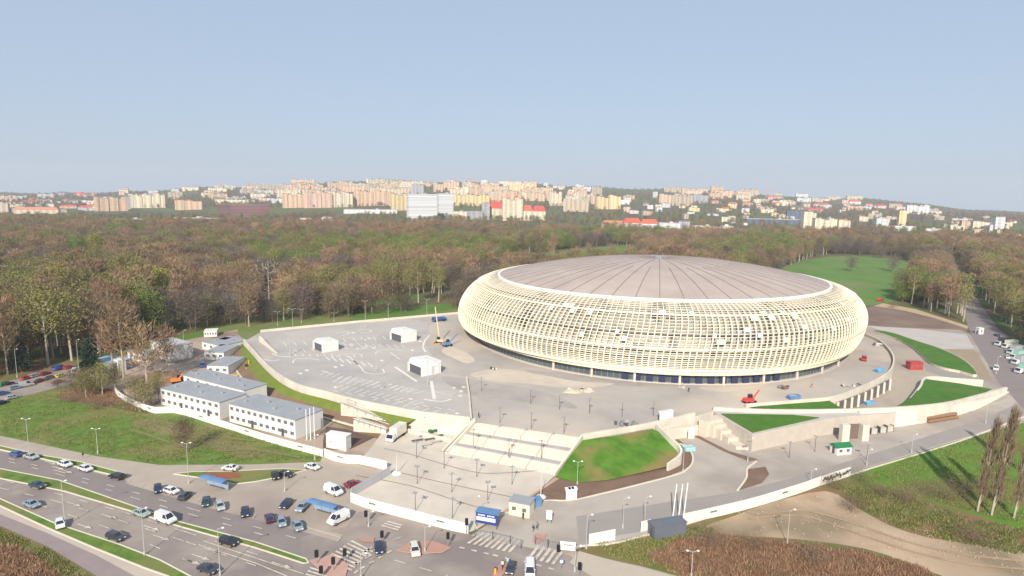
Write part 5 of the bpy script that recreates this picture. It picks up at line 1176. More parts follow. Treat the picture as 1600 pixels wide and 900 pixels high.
CARS = [ # x,y,dir dx,dy,shape,colour,label
 (25, 712, -10, -2.6, 'hatch', 'blue', 'bright blue hatchback leftmost at the upper kerb of the main road'),
 (49, 716, 10, 2.6, 'sedan', 'silver', 'silver sedan right behind the bright blue hatchback on the main road'),
 (102, 728, 10, 3, 'hatch', 'white', 'left one of two white hatchbacks at the upper kerb of the main road'),
 (134, 735, 10, 3, 'hatch', 'white', 'right one of two white hatchbacks at the upper kerb of the main road'),
 (183, 747, -10, -2.6, 'estate', 'black', 'black estate car at the end of the narrow kerb verge'),
 (59, 761, 10, 2.6, 'sedan', 'teal', 'dark green sedan beside the grass median at the left'),
 (50, 791, 10, 3.4, 'sedan', 'pale_blue', 'grey-blue sedan lowest at the left on the near carriageway'),
 (221, 805, 10, 3.4, 'sedan', 'pale_green', 'pale grey-green sedan in front of the white van by the median'),
 (259, 815, 10, 3.4, 'van', 'white', 'large white van driving beside the grass median'),
 (181, 842, 10, 3.4, 'estate', 'dark_grey', 'dark grey car alone in the middle of the near carriageway'),
 (357, 850, 10, 3, 'estate', 'black', 'black estate with silver roof rails beside the median right of the van'),
 (325, 893, 10, 3.6, 'sedan', 'dark_grey', 'dark blue-grey sedan at the bottom frame edge'),
 (247, 767, 1, 10, 'hatch', 'navy', 'navy hatchback first in the parking bays from the left'),
 (268, 770, 10, 2.5, 'hatch', 'white', 'white hatchback second in the parking bays from the left'),
 (289, 778, 8, -7, 'hatch', 'teal', 'dark hatchback third in the bays beside the white hatchback'),
 (322, 788, -2, 10, 'hatch', 'teal', 'dark teal hatchback with pale bonnet below the blue bus shelter'),
 (344, 794, 4, 10, 'hatch', 'silver', 'silver hatchback right of the dark teal hatchback in the bays'),
 (383, 804, 0, 10, 'hatch', 'navy', 'lone dark navy hatchback in the middle of the parking bays'),
 (421, 813, -3, -10, 'hatch', 'plum', 'dark plum hatchback left of two grey-blue cars in the bays'),
 (440, 819, 3, 10, 'hatch', 'pale_blue', 'grey-blue hatchback in the middle of three cars at the bay end'),
 (465, 825, 5, 10, 'sedan', 'pale_blue', 'grey-blue sedan last in the bays before the crossing'),
 (447, 791, -8, 8, 'hatch', 'navy', 'dark navy hatchback left of the lower bus shelter'),
 (473, 795, -8, 8, 'estate', 'pale_blue', 'pale grey-blue car against the left end of the lower bus shelter'),
 (430, 746, 3, 9, 'sedan', 'black', 'left one of two black cars at the tip of the grass island'),
 (447, 744, 10, 2, 'hatch', 'black', 'right one of two black cars at the tip of the grass island'),
 (488, 732, 10, 3, 'sedan', 'white', 'white sedan near the corner of the white fence'),
 (360, 734, -10, -1, 'sedan', 'white', 'white sedan behind the red flower bed island'),
 (521, 771, 10, 4, 'van', 'white', 'white van parked left of the dark red car'),
 (529, 815, -10, 5, 'van', 'white', 'white minivan right of the lower blue bus shelter'),
 (551, 759, 10, -2.5, 'sedan', 'dark_red', 'dark red low car beside the grey fence panels'),
 (592, 860, 1, 10, 'hatch', 'navy', 'dark blue hatchback on the zebra crossing'),
 (648, 864, 2.5, 10, 'suv', 'cream', 'cream suv with roof bars beside the red island'),
 (798, 892, -3, 10, 'hatch', 'dark_grey', 'dark grey hatchback waiting at the lower red island'),
 (828, 897, 0, 10, 'van', 'white', 'white van waiting at the bottom frame edge'),
 (2, 604, 10, -2, 'hatch', 'green', 'vivid green car at the left frame edge'),
 (12, 602, 10, -2, 'estate', 'black', 'black car next to the vivid green car'),
 (24, 608, 10, -2.5, 'sedan', 'pale_blue', 'grey-blue car below the black car in the left street'),
 (41, 593, 10, -3, 'hatch', 'red', 'bright red car in the back row of the left street'),
 (40, 604, 10, -2, 'van', 'silver', 'silver van in front of the bright red car'),
 (55, 589, 10, -3, 'estate', 'silver', 'silver estate right of the bright red car'),
 (71, 586, 10, -3, 'hatch', 'dark_red', 'dark red car in the back row right of the silver estate'),
 (63, 597, 10, -3, 'sedan', 'maroon', 'maroon car in the front row of the left street'),
 (79, 592, 10, -3, 'sedan', 'dark_grey', 'dark grey car right of the maroon car'),
 (92, 578, 10, -3, 'van', 'blue', 'blue van in the back row of the left street'),
 (107, 576, 10, -3, 'hatch', 'red', 'red car at the far end right of the blue van'),
 (95, 589, 10, -3, 'hatch', 'yellow', 'pale yellow car in the middle of the left street'),
 (91, 599, 10, -3, 'sedan', 'dark_red', 'dark red car by the brown bushes at the street end'),
 (4, 617, 10, -2.5, 'hatch', 'blue', 'blue car at the left edge in the front row of the street'),
 (20, 623, 10, -2.5, 'sedan', 'silver', 'silver sedan nearest the grass field in the left street'),
 (3, 632, 10, -3, 'hatch', 'navy', 'navy car at the left frame edge by the grass field corner'),
 (117, 583, 1, -10, 'van', 'white', 'white van at the far end of the left street'),
 (317, 573, 1, -10, 'van', 'blue', 'small blue van left of the grey-roofed cabin row'),
 (1556, 578, 1, -10, 'van', 'white', 'lone white van on the right road below the light lot'),
 (1575, 560, 4, 9, 'hatch', 'white', 'white car with dark windows in front of the parked lorries'),
 (1558, 526, 10, 4, 'sedan', 'navy', 'dark car above the parked lorries by the right road'),
 (94, 822, 1, 10, 'hatch', 'white', 'small white car stopped on the lower grass verge')]
for px, py, dx, dy, sh, cl, lab in CARS: car(sh, cl, G(px, py, .02 if px > 600 or py < 700 else .29), ang(px, py, dx, dy), lab)
for px, py, dx, dy, sh, cl, lab in [(1350, 563, 1, -10, 'van', 'red', 'small red van parked on the plaza right of the arena'), (725, 499, 0, 10, 'van', 'white', 'white van tucked behind the left side of the arena shell'), (1376, 471, 10, 1, 'van', 'red', 'red van at the edge of the far meadow')]:
    z = 5 if py > 480 else 0; g_ = G(px, py, z+.02); v = G(px+dx, py+dy, z)-G(px, py, z); car(sh, cl, g_, math.atan2(v.y, v.x), lab)
# box lorries
LOR = {}
def lorry(px, py, dx, dy, boxc, lab, L=7.0, hb=2.6, z=0.02, cab='white', box=True):
    g_ = G(px, py, z); v = G(px+dx, py+dy, z)-g_; t = thing('lorry', lab, 'lorry', g_, math.atan2(v.y, v.x))
    key = (boxc, L, hb, cab)
    mb = MB(); mb.box((-.8, 0, .75), (L-.3, .9, .3)); mb.build('chassis', DKST, t)
    if box: mb = MB(); mb.box((-1.1, 0, 1.0+hb/2), (L-2.1, 2.4, hb)); mb.box((-1.1, 0, 1.0+hb+.03), (L-2.2, 2.2, .08)); mb.build('cargo_box', paint(boxc, CP[boxc]), t)
    else: mb = MB(); mb.box((-1.1, 0, 1.2), (L-2.1, 2.3, .25)); mb.box((-1.1, 1.1, 1.6), (L-2.1, .1, .7)); mb.box((-1.1, -1.1, 1.6), (L-2.1, .1, .7)); mb.build('load_bed', paint(boxc, CP[boxc]), t)
    mb = MB(); x = L/2-.95; mb.add([(x-.8, -1.1, .5), (x+1.0, -1.1, .5), (x+1.0, 1.1, .5), (x-.8, 1.1, .5), (x-.8, -1.1, 1.4), (x+1.05, -1.1, 1.3), (x+1.05, 1.1, 1.3), (x-.8, 1.1, 1.4), (x-.8, -1.0, 2.35), (x+.35, -1.0, 2.3), (x+.35, 1.0, 2.3), (x-.8, 1.0, 2.35)],
      [(3, 2, 1, 0), (0, 1, 5, 4), (1, 2, 6, 5), (2, 3, 7, 6), (3, 0, 4, 7), (4, 5, 9, 8), (6, 7, 11, 10), (7, 4, 8, 11), (8, 9, 10, 11), (5, 6, 10, 9)]); cb = mb.build('cab', paint(cab, CP[cab]), t)
    mb = MB(); mb.add([(x+1.04, -.95, 1.38), (x+1.04, .95, 1.38), (x+.4, .88, 2.22), (x+.4, -.88, 2.22), (x+1.09, -.95, 1.38), (x+1.09, .95, 1.38), (x+.45, .88, 2.22), (x+.45, -.88, 2.22)], [(0, 3, 2, 1), (4, 5, 6, 7), (0, 1, 5, 4), (2, 3, 7, 6)]); mb.build('windscreen', GLASC, cb)
    for xx in (-L*.33, L*.33):
        for s in (-1, 1): mb = MB(); mb.tube((xx, s*1.0-.14, .45), (xx, s*1.0+.14, .45), .45, n=12); mb.build('wheel', RUB, t)
    return t
lorry(619, 685, -8, 5.5, 'cream', 'white box lorry parked on the square below the deck corner', 7.4, 2.5)
for px, py, c, lab in [(1566, 540, 'dark_grey', 'dark-sided lorry first in the row on the right road'), (1577, 544, 'cream', 'cream lorry second in the row on the right road'), (1586, 553, 'silver', 'silver lorry third in the row on the right road'), (1590, 561, 'mint', 'mint green lorry fourth in the row on the right road'), (1594, 569, 'silver', 'silver-topped lorry fifth in the row on the right road'), (1600, 583, 'mint', 'mint and white lorry cut by the right frame edge')]:
    lorry(px, py, -10, 1, c, lab, 8.0, 2.8)
lorry(686, 502, -10, 1, 'blue', 'blue flatbed lorry standing behind the mobile crane', 7, 2, 5.03, 'blue', False)
# mobile crane and machines
def machine(name, px, py, z, rz, paintm, lab, cat, boom, tracks=True):
    t = thing(name, lab, cat, G(px, py, z), rz)
    for s in (-1, 1):
        if tracks: mb = MB(); mb.box((0, s*1.05, .4), (3.0, .5, .75)); mb.tube((1.5, s*1.05-.25, .4), (1.5, s*1.05+.25, .4), .37, n=10); mb.tube((-1.5, s*1.05-.25, .4), (-1.5, s*1.05+.25, .4), .37, n=10); mb.build('track', RUB, t)
        else:
            for x in (-1.3, 1.3): mb = MB(); mb.tube((x, s*.95-.2, .5), (x, s*.95+.2, .5), .5, n=12); mb.build('wheel', RUB, t)
    mb = MB(); mb.box((-.5, 0, 1.25), (3.2, 2.2, .9), top=(.9, .9)); mb.build('body', paintm, t)
    mb = MB(); mb.box((.6, .55, 2.15), (1.3, .95, 1.1), top=(.85, .9)); mb.build('cab', GLASC, t)
    p = Vector((.6, -.4, 1.5)); mb = MB()
    for q in boom: q = Vector(q); mb.tube(p, q, .26, .2, 6); p = q
    bo = mb.build('boom', paintm, t)
    if name == 'excavator': mb = MB(); mb.box(p+Vector((0, 0, -.3)), (.8, 1.0, .7), top=(1.2, 1)); mb.build('bucket', DKST, bo)
    return t
t = machine('mobile_crane', 688, 536, 5.02, 2.6, mat('crane_cream', (.65, .52, .35), .5), 'cream and orange mobile crane with tall dark boom on the plaza', 'crane', [(1.0, -.4, 3), (3.0, -.4, 15.0)], False)
for i, (dx, dy) in enumerate([(3.2, 2.2), (3.2, -2.2), (-3.2, 2.2), (-3.2, -2.2)]): mb = MB(); mb.box((dx*.5, dy*.7, .5), (.4, abs(dy)*1.1, .25)); mb.box((dx*.5, dy*1.2, .25), (.7, .7, .5)); mb.build('outrigger', ORAN, t)
machine('telehandler', 1171, 630, 5.02, .4, mat('machine_red', (.55, .06, .05), .5), 'red telehandler with raised dark boom behind the plaza parapet', 'machine', [(1.2, -.4, 2), (3.2, -.4, 4.0)], False)
machine('access_platform', 699, 541, 5.02, .7, BLUE, 'low blue lifting platform with its arm laid out beside the crane', 'machine', [(1.5, -.4, 2.2), (6.0, 1.5, 4.2)], False)
machine('excavator', 412/4+360-75, 580, 0.05, 2.0, mat('excavator_orange', (.6, .25, .06), .5), 'orange excavator digging at the dark earth heap behind the office cabins', 'machine', [(2.0, -.4, 3.6), (3.6, -.4, .9)])
machine('excavator', 277, 598, 0.05, 0.6, ORAN, 'small orange excavator at the left end of the office cabin roofs', 'machine', [(1.8, -.4, 3.0), (3.2, -.4, .9)])
# earth heaps
for i, (px, py, r, h, m_, lab) in enumerate([(262, 592, 8, 2.6, SOIL, 'large dark earth heap behind the office cabins'), (245, 588, 5, 1.8, SOIL, 'small dark earth heap left of the large heap'), (895, 612, 3.2, .9, mat('sand_heap', (.5, .42, .3), .95), 'pale sand heap on the plaza before the arena doors'), (918, 611, 2.4, .7, MATS['sand_heap'], 'small sand heap right of the larger one before the doors')]):
    random.seed(i); mb = MB(); n = 14; z = 5.01 if px > 800 else .02
    pr = [(1, 0), (.8, .35), (.55, .7), (.25, .95)]; vs = []
    for a, b in pr:
        for k in range(n): q = r*a*random.uniform(.85, 1.15); vs.append((q*cos(6.283*k/n), q*.7*sin(6.283*k/n), h*b*random.uniform(.85, 1.1)))
    vs.append((0, 0, h)); fs = [(j*n+k, j*n+(k+1) % n, (j+1)*n+(k+1) % n, (j+1)*n+k) for j in range(3) for k in range(n)]+[(3*n+k, 3*n+(k+1) % n, 4*n) for k in range(n)]
    mb.add(vs, fs); o = mb.build('earth_heap', m_, loc=G(px, py, z)); tag(o, lab, 'heap')
# ---------------------------------------------------------------- site cabins, sheds, containers
def frame3(p0, p1, p2, h):            # parallelogram footprint p0-p1 (front) and p1-p2 (right end)
    A = G(*p0); B = G(*p1); C = G(*p2); X = (B-A); rz = math.atan2(X.y, X.x); L = X.length; n = Vector((-X.y, X.x, 0)).normalized(); dpt = (C-B).dot(n)
    return A, rz, L, dpt
def cabin_block(name, label, p0, p1, p2, h, wallm, roofm, wins=0, floors=1, cat='building', doors=0, winmat=WIN, lip=.25):
    A, rz, L, D = frame3(p0, p1, p2, h); t = thing(name, label, cat, A+Vector((0, 0, .02)), rz)
    mb = MB(); mb.box((L/2, D/2, h/2+.05), (L, D, h)); mb.build('wall', wallm, t)
    mb = MB(); mb.box((L/2, D/2, h+.12), (L+lip, D+lip, .18)); 
    if L > 10:
        for k in range(int(L/6)): mb.box((3+k*6, D*(.35+.3*(k % 2)), h+.4), (.9, .7, .5))
    mb.build('roof', roofm, t)
    for f_ in range(floors):
        zc = (f_+.58)*h/floors
        for k in range(wins):
            x = L*(k+.5)/wins; mb = MB(); mb.box((x, -.02, zc), (min(1.3, L/wins*.5), .1, .95)); mb.build('window', winmat, t)
    for k in range(doors): mb = MB(); mb.box((L*(k+.8)/doors/1.1, -.03, 1.15), (1.0, .1, 2.1)); mb.build('door', DKST, t)
    if name == 'site_office':
        for k in range(int(L/2.5)): mb = MB(); mb.box((2.5*(k+1), -.012, h/2), (.06, .05, h-.1)); mb.build('panel_joint', mat('joint_grey', (.45, .45, .46), .6), t)
    return t, L, D
WCON = mat('white_cabin', (.74, .72, .68), .6, (.66, .63, .58), .4, .8)
cabin_block('site_office', 'left two-storey white site office of stacked cabins with dark window row', (252, 632), (344, 656), (366, 636), 5.2, WCON, GREYR, 10, 2, doors=2)
cabin_block('site_office', 'right two-storey white site office of stacked cabins ending at the three flagpoles', (359, 659), (462, 687), (507, 669), 5.4, WCON, GREYR, 11, 2, doors=2)
cabin_block('site_office', 'rear white cabin row with grey roof behind the left site office', (288, 610), (382, 636), (408, 622), 5.2, WCON, GREYR, 6, 2)
cabin_block('warehouse', 'plain pale warehouse with light grey roof at the edge of the wood', (236, 556), (268, 566), (299, 558), 6.0, mat('dirty_white', (.62, .58, .52), .7, (.50, .47, .42), .3, .8), mat('warehouse_roof', (.40, .40, .40), .7, (.48, .47, .46), .3), 0, 1)
cabin_block('site_cabin', 'long grey-roofed cabin at the top of the curved cabin row', (316, 545), (345, 552), (356, 535), 3, WCON, GREYR, 3)
cabin_block('site_cabin', 'grey-roofed cabin in the middle of the curved cabin row', (320, 562), (350, 563), (353, 550), 3, WCON, GREYR, 3)
cabin_block('site_cabin', 'grey-roofed cabin directly above the yellow container', (324, 585), (357, 586), (354, 570), 3.2, WCON, GREYR, 3)
cabin_block('yellow_container', 'bright yellow container at the lower end of the cabin row', (338, 603), (363, 604), (362, 597), 2.6, YELL, YELL, 0, 1, cat='container')
cabin_block('site_shed', 'low shed with pale blue roof stripes at the left end of the site', (136, 580), (176, 584), (182, 572), 3.5, mat('shed_grey', (.32, .33, .36), .7), mat('shed_roof', (.42, .44, .50), .6, (.15, .42, .55), .2, .9), 2)
cabin_block('site_shed', 'small white upright cabin beside the blue-striped shed', (177, 580), (186, 582), (188, 577), 4.2, WCON, WCON, 1)
cabin_block('site_shed', 'small pale shed left of the warehouse behind the bare trees', (200, 562), (212, 564), (218, 558), 3.5, WCON, GREYR, 1)
cabin_block('site_shed', 'low pale shed touching the left wall of the warehouse', (213, 565), (232, 566), (238, 558), 3, WCON, GREYR, 1)
cabin_block('site_cabin', 'row of narrow white cabins at the top of the site road', (319, 527), (339, 526), (340, 522), 2.6, WCON, WCON, 5)
cabin_block('site_cabin', 'small white cabin with a round dark window by the site road', (342, 541), (352, 542), (354, 538), 3, WCON, WCON, 1)
cabin_block('billboard_box', 'white box cabin standing in the dark soil patch right of the site offices', (510, 701), (541, 706), (545, 700), 4.0, WCON, WCON, 0, 1, cat='cabin')
gsheet('soil_patch', [(505, 702), (540, 706), (585, 684), (540, 672), (510, 668), (505, 690)], mat('soil_dark', (.10, .06, .05), .95, (.15, .1, .08), .3, .8))
def cabin_z(name, label, px, py, z, dims, wallm, roofm, rz, cat='cabin', wins=1, pitched=False):
    t = thing(name, label, cat, G(px, py, z+.03), rz); L, D, h = dims
    mb = MB(); mb.box((0, 0, h/2), (L, D, h)); mb.build('wall', wallm, t); mb = MB()
    if pitched: o = .3; mb.add([(-L/2-o, -D/2-o, h), (L/2+o, -D/2-o, h), (L/2+o, D/2+o, h), (-L/2-o, D/2+o, h), (-L/2-o, 0, h+.9), (L/2+o, 0, h+.9)], [(0, 1, 5, 4), (2, 3, 4, 5), (1, 2, 5), (3, 0, 4), (3, 2, 1, 0)])
    else: mb.box((0, 0, h+.1), (L+.25, D+.25, .2))
    mb.build('roof', roofm, t)
    for k in range(wins): mb = MB(); mb.box((-L/2+L*(k+.5)/wins, -D/2-.02, h*.58), (min(.9, L/wins*.5), .1, .8)); mb.build('window', WIN, t)
    mb = MB(); mb.box((-L/2-.02, 0, 1.0), (.1, .8, 1.9)); mb.build('door', DKST, t)
    return t
cabin_z('guard_cabin', 'cream guard cabin with grey flat roof beside the entrance gate', 815, 802, 0, (4.6, 3.4, 3.0), mat('cabin_cream', (.78, .70, .48), .6), GREYR, -.35, wins=2)
cabin_z('portable_toilet', 'small blue sheeted booth right of the cream guard cabin', 837, 791, 0, (2.2, 1.6, 1.8), BLUE, BLUE, .3, wins=0)
cabin_z('site_hut', 'white hut with pitched green roof on the lower yard at the right', 1313, 708, 0, (4.4, 2.8, 2.2), WCON, GREENR, .22, wins=2, pitched=True)
cabin_z('steel_container', 'long dark grey steel container interrupting the white fence', 1042, 835, 0, (7.2, 2.6, 2.7), GREYC, GREYC, ang(1018, 838, 48, -8), cat='container', wins=0)
cabin_z('red_container', 'red steel container on the service yard right of the plaza curve', 1428, 577, 0, (5.2, 3.0, 3.0), REDC, REDC, .05, cat='container', wins=3)
cabin_z('small_booth', 'small white booth at the end of the dark earth field by the right road', 1530, 522, 0, (2.4, 2.4, 3.2), WCON, WCON, .1, wins=1)
for i, (x, z_) in enumerate([(887, 0), (892, 0), (897, 0)]):
    cabin_z('portable_toilet', f'{["left", "middle", "right"][i]} one of three white portable toilets on the soil strip below the mound', x, 781-i*.8, 0, (1.05, 1.1, 2.5), WCON, WHITE, .1, wins=0, cat='toilet')
for i in range(4): cabin_z('portable_toilet', f'{NUM[i]} from the left of four white portable toilets behind the plaza parapet', 1032+i*5.2, 658-i*.9, 5, (1.0, 1.1, 2.6), WCON, WHITE, .1, wins=0, cat='toilet')
cabin_z('portal_box', 'white upright cabin at the foot of the terrace walls right of the mound', 1078, 684, 0, (1.8, 1.6, 2.8), WCON, WHITE, .2, wins=0)
for i, (x, y) in enumerate([(1180, 700), (1206, 694), (1263, 681), (1270, 679), (1284, 675)]):
    t = thing('service_door', f'{NUM[i]} pale service door from the left in the long beige wall under the grass triangle', 'door', G(x, y, 0.02)+Vector((0, -1.0, 0)), .25)
    mb = MB(); mb.box((0, 0, 1.3), (1.3, .3, 2.6)); mb.build('door_leaf', WHITE, t); mb = MB(); mb.box((0, .05, 1.42), (1.6, .25, 2.86)); mb.build('frame', CONG, t); mb = MB(); mb.box((.45, -.18, 1.2), (.12, .08, .2)); mb.build('handle', DKST, t)
t = thing('wall_pier', 'square cream pier with a passage painted dark with shade beside it under the long right wall', 'pier', G(1318, 690, .02), .1)
mb = MB(); mb.box((0, 0, 2.6), (2.2, 1.6, 5.2)); mb.build('pier', CONC, t); mb = MB(); mb.box((3.2, 1.6, 2.3), (4.2, .3, 4.4)); mb.build('passage', mat('passage_shade', (.16, .12, .10), .9), t)  # dark slab paints the shade inside the passage opening
mb = MB(); mb.box((6.2, .6, 2.4), (2.0, 2.0, 4.9)); mb.build('side_block', CONC, t)
def stairhouse(px, py, lab, rz, L=6.8, D=6.0, h=4.2, groove=False):
    t = thing('stair_kiosk', lab, 'kiosk', G(px, py, ZD+.02), rz)
    wall_, roof_ = MB(), MB(); n = 8; prof_ = [(-L/2, 0), (-L/2, h-1.4)]+[(-L/2+1.4-1.4*cos(a), h-1.4+1.4*sin(a)) for a in [pi/2*k/n for k in range(1, n+1)]]+[(L/2, h*.95), (L/2, 0)]
    inner_ = [(x*.9, z*.93 if z > 0 else 0) for x, z in prof_]; N = len(prof_)
    vs = [(x, s, z) for s in (-D/2, D/2) for x, z in prof_]; 
    # closed shell with the rear; a dark panel paints shade into the left front portal
    wall_.add(vs, [(i, i+1, N+i+1, N+i) for i in range(N-1)]+[tuple(range(N)), tuple(range(2*N-1, N-1, -1))]); wall_.build('shell', WHITE, t, smooth=False)
    mb = MB(); mb.box((-L/2-.06, 0, 1.5), (.1, D-1.2, 2.9)); mb.build('portal_shade_panel', mat('portal_shade', (.10, .10, .12), .7), t)
    mb = MB(); mb.box((-L/2-.3, -D/2+.15, 1.6), (.6, .3, 3.2)); mb.box((-L/2-.3, D/2-.15, 1.6), (.6, .3, 3.2)); mb.box((-L/2-.3, 0, 3.25), (.6, D, .25)); mb.build('portal_frame', WHITE, t)
    mb = MB(); mb.box((.3, 0, h*.98+.16), (1.8, 1.4, .35)); mb.build('roof_hatch', CONC, t)
    if groove:
        mb = MB(); mb.box((.4, -D/2-.03, 1.6), (1.1, .08, 2.6)); mb.box((1.8, -D/2-.03, 2.7), (1.4, .08, .15)); mb.build('door', mat('kiosk_grey', (.5, .48, .45), .6), t)
    return t
stairhouse(510, 546, 'leftmost white stair kiosk with rounded roof on the marked parking deck', .75, 6.4, 8)
stairhouse(631, 531, 'rear right white stair kiosk with rounded roof near the crane', .75, 7.0, 9, 4.8)
stairhouse(664, 581, 'nearest white stair kiosk with cream roof strip and side door', .7, 7.4, 9, 4.8, True)
# ---------------------------------------------------------------- fences
def fence(name, lab, px, h, m, mark=True, sm=4, th=.12, z=0, panel=4.0, cat='fence'):
    P = gp(px, z, sm) if sm else gp(px, z); t = thing(name, lab, cat, P[0]); o = P[0]; Ls = sum((b-a).length for a, b in zip(P, P[1:])); n = max(2, int(Ls/panel)+1)
    R_ = res(P, n)
    for i in range(n-1):
        a = R_[i]-o; b = R_[i+1]-o; d = (b-a); rz = math.atan2(d.y, d.x); c = (a+b)/2
        mb = MB(); mb.box((c.x, c.y, h/2+.05+.012*(i % 3)), (d.length-.05, th, h), rz); pnl = mb.build('panel', m, t)
        if mark and i % 4 == 1:
            s_ = Vector((sin(rz), -cos(rz), 0))*(th/2+.02); mb = MB()
            for k in range(5): w_ = .28; q = c+s_+Vector((cos(rz), sin(rz), 0))*(k-2)*.36; mb.box((q.x, q.y, h*.62+.05*(k % 2)), (w_, .04, .34), rz)
            pb = mb.build('banner_lettering', mat('lettering_dark', (.08, .09, .08), .8), pnl)
    return t
WF = mat('white_hoarding', (.78, .76, .70), .55, (.66, .63, .57), .3, .5)
fence('hoarding_fence', 'white hoarding fence winding along the top of the grass field to the office cabins', [(180, 613), (188, 623), (215, 637), (240, 646), (265, 645), (285, 648), (345, 667), (430, 694), (505, 714)], 2.0, WF, panel=5)
fence('hoarding_fence', 'short white hoarding with a corner step between the field and the square', [(507, 714), (535, 726), (548, 722), (605, 735)], 2.3, WF, sm=0)
fence('panel_fence', 'grey metal panel fence running down beside the dark red car', [(610, 742), (580, 760), (549, 777)], 2.2, mat('grey_panels', (.44, .44, .45), .5), mark=False, sm=0, panel=3)
fence('hoarding_fence', 'white hoarding along the lower edge of the entrance square above the zebra crossing', [(548, 785), (575, 795), (640, 812), (700, 828), (732, 835)], 2.3, WF, sm=3)
fence('hoarding_fence', 'two white hoarding panels between the gate and the grey container', [(920, 852), (961, 844)], 2.3, WF, sm=0, panel=3)
fence('hoarding_fence', 'single white hoarding panel at the left side of the grey container', [(1001, 832), (1016, 828)], 2.3, WF, sm=0, panel=3, mark=False)
fence('hoarding_fence', 'long white hoarding fence from the grey container along the right access road', [(1066, 820), (1120, 808), (1180, 793), (1250, 771), (1282, 759)], 2.4, WF, sm=4, panel=5)
t = fence('hoarding_fence', 'right end of the long white fence covered in black graffiti', [(1283, 759), (1328, 744)], 2.4, WF, mark=False, sm=0, panel=6)
random.seed(9)
a, b = G(1284, 759), G(1327, 745); d = (b-a); rz = math.atan2(d.y, d.x); mb = MB()
for k in range(24): q = a+d*((k+.5)/24)-G(1283, 759)+Vector((sin(rz), -cos(rz), 0))*.12; mb.box((q.x, q.y, random.uniform(1.0, 1.8)), (random.uniform(.25, .6), .04, random.uniform(.3, 1.1)), rz)
mb.build('graffiti', mat('graffiti_black', (.05, .05, .05), .7), t)
def railing(lab, px, h=1.1, m=MESHP, step=.5):
    P = gp(px); t = thing('mesh_gate', lab, 'gate', P[0]); o = P[0]
    for a, b in zip(P, P[1:]):
        d = b-a; n = int(d.length/.35); mb = MB(); mb.tube(a-o+Vector((0, 0, h)), b-o+Vector((0, 0, h)), .05, n=4); mb.tube(a-o+Vector((0, 0, .15)), b-o+Vector((0, 0, .15)), .05, n=4)
        for k in range(n+1): q = a.lerp(b, k/n)-o; mb.tube(q+Vector((0, 0, .15)), q+Vector((0, 0, h)), .035, n=3)
        mb.build('mesh_panel', m, t)
        for q in (a-o, b-o): mb = MB(); mb.tube(q, q+Vector((0, 0, h+.15)), .07, n=6); mb.build('post', DKST, t)
railing('grey mesh gate behind the left zebra crossing of the site entrance', [(742, 840), (770, 845), (797, 852), (814, 858)], 1.9)
railing('grey mesh gate behind the right zebra crossing of the site entrance', [(836, 852), (856, 857), (873, 861)], 1.8)
def board(lab, px, py, w_, h, zb, m, rz, lines=None, lm=BLUED, name='sign_board', roofm=None, thick=.15):
    t = thing(name, lab, 'sign', G(px, py, .02), rz)
    mb = MB(); mb.box((0, 0, zb+h/2), (w_, thick, h)); bd = mb.build('board', m, t)
    for s in (-1, 1): mb = MB(); mb.box((s*(w_/2-.15), .12, (zb+h*.5)/2), (.12, .1, zb+h*.5)); mb.build('post', DKST, t)
    if lines:
        for (x, z, ww, hh_) in lines: mb = MB(); mb.box((x, -thick/2-.02, zb+z), (ww, .04, hh_)); mb.build('lettering', lm, bd)
    return t
board('white sign panel with a dark line of lettering right of the gate', 887, 865, 3.0, 1.7, .7, WHITE, -.15, [(-.6+.3*k, 1.1, .24, .22) for k in range(5)], mat('lettering_grey', (.15, .15, .15), .7))
board('upright white notice board on legs in the middle of the entrance road', 858, 818, 1.2, 2.0, .9, WHITE, -.2, None)
t = board('wide blue site board with white letter rows above the entrance gate', 760, 826, 4.6, 2.2, 1.1, BLUED, -.3, [(-1.7+.32*k, 1.75, .22, .3) for k in range(5)]+[(.3+.32*k, 1.75, .22, .3) for k in range(5)]+[(-.1, .95, 4.1, .8)], WHITE)
mb = MB(); mb.box((0, 1.1, 3.35), (4.9, 2.3, .15)); mb.build('canopy', BLUE, t)
# ---------------------------------------------------------------- bus shelters
def shelter(px, py, dx, dy, L, lab):
    t = thing('bus_shelter', lab, 'bus shelter', G(px, py, .02), ang(px, py, dx, dy)); n = 8
    mb = MB(); vs = []
    for k in range(n+1):
        a = -.75+1.5*k/n; y_ = sin(a)*1.5; z = 2.0+cos(a)*.8
        for x in (-L/2, L/2): vs += [(x, y_, z), (x, y_, z+.07)]
    fs = []
    for k in range(n): a = 4*k; b = a+4; fs += [(a+1, a+3, b+3, b+1), (a, b, b+2, a+2), (a, a+1, b+1, b), (a+2, b+2, b+3, a+3)]
    fs += [(0, 2, 3, 1), (4*n, 4*n+1, 4*n+3, 4*n+2)]
    mb.add(vs, fs); mb.build('curved_roof', BLUE, t)
    mb = MB(); mb.box((0, .95, 1.3), (L-.3, .05, 1.9)); mb.build('back_pane', mat('shelter_glass', (.25, .33, .42), .15, spec=.6), t)
    for x in (-L/2+.2, -L/6, L/6, L/2-.2):
        mb = MB(); mb.tube((x, .95, 0), (x, .95, 2.55), .05); mb.build('post', DKST, t)
    mb = MB(); mb.box((0, .6, .5), (L*.6, .4, .06)); mb.build('bench', DKST, t)
shelter(335, 765, 10, 2.6, 7.0, 'upper blue bus shelter on the pavement above the dark teal car')
shelter(505, 805, 10, 2.8, 7.2, 'lower blue bus shelter between the pale car and the white minivan')
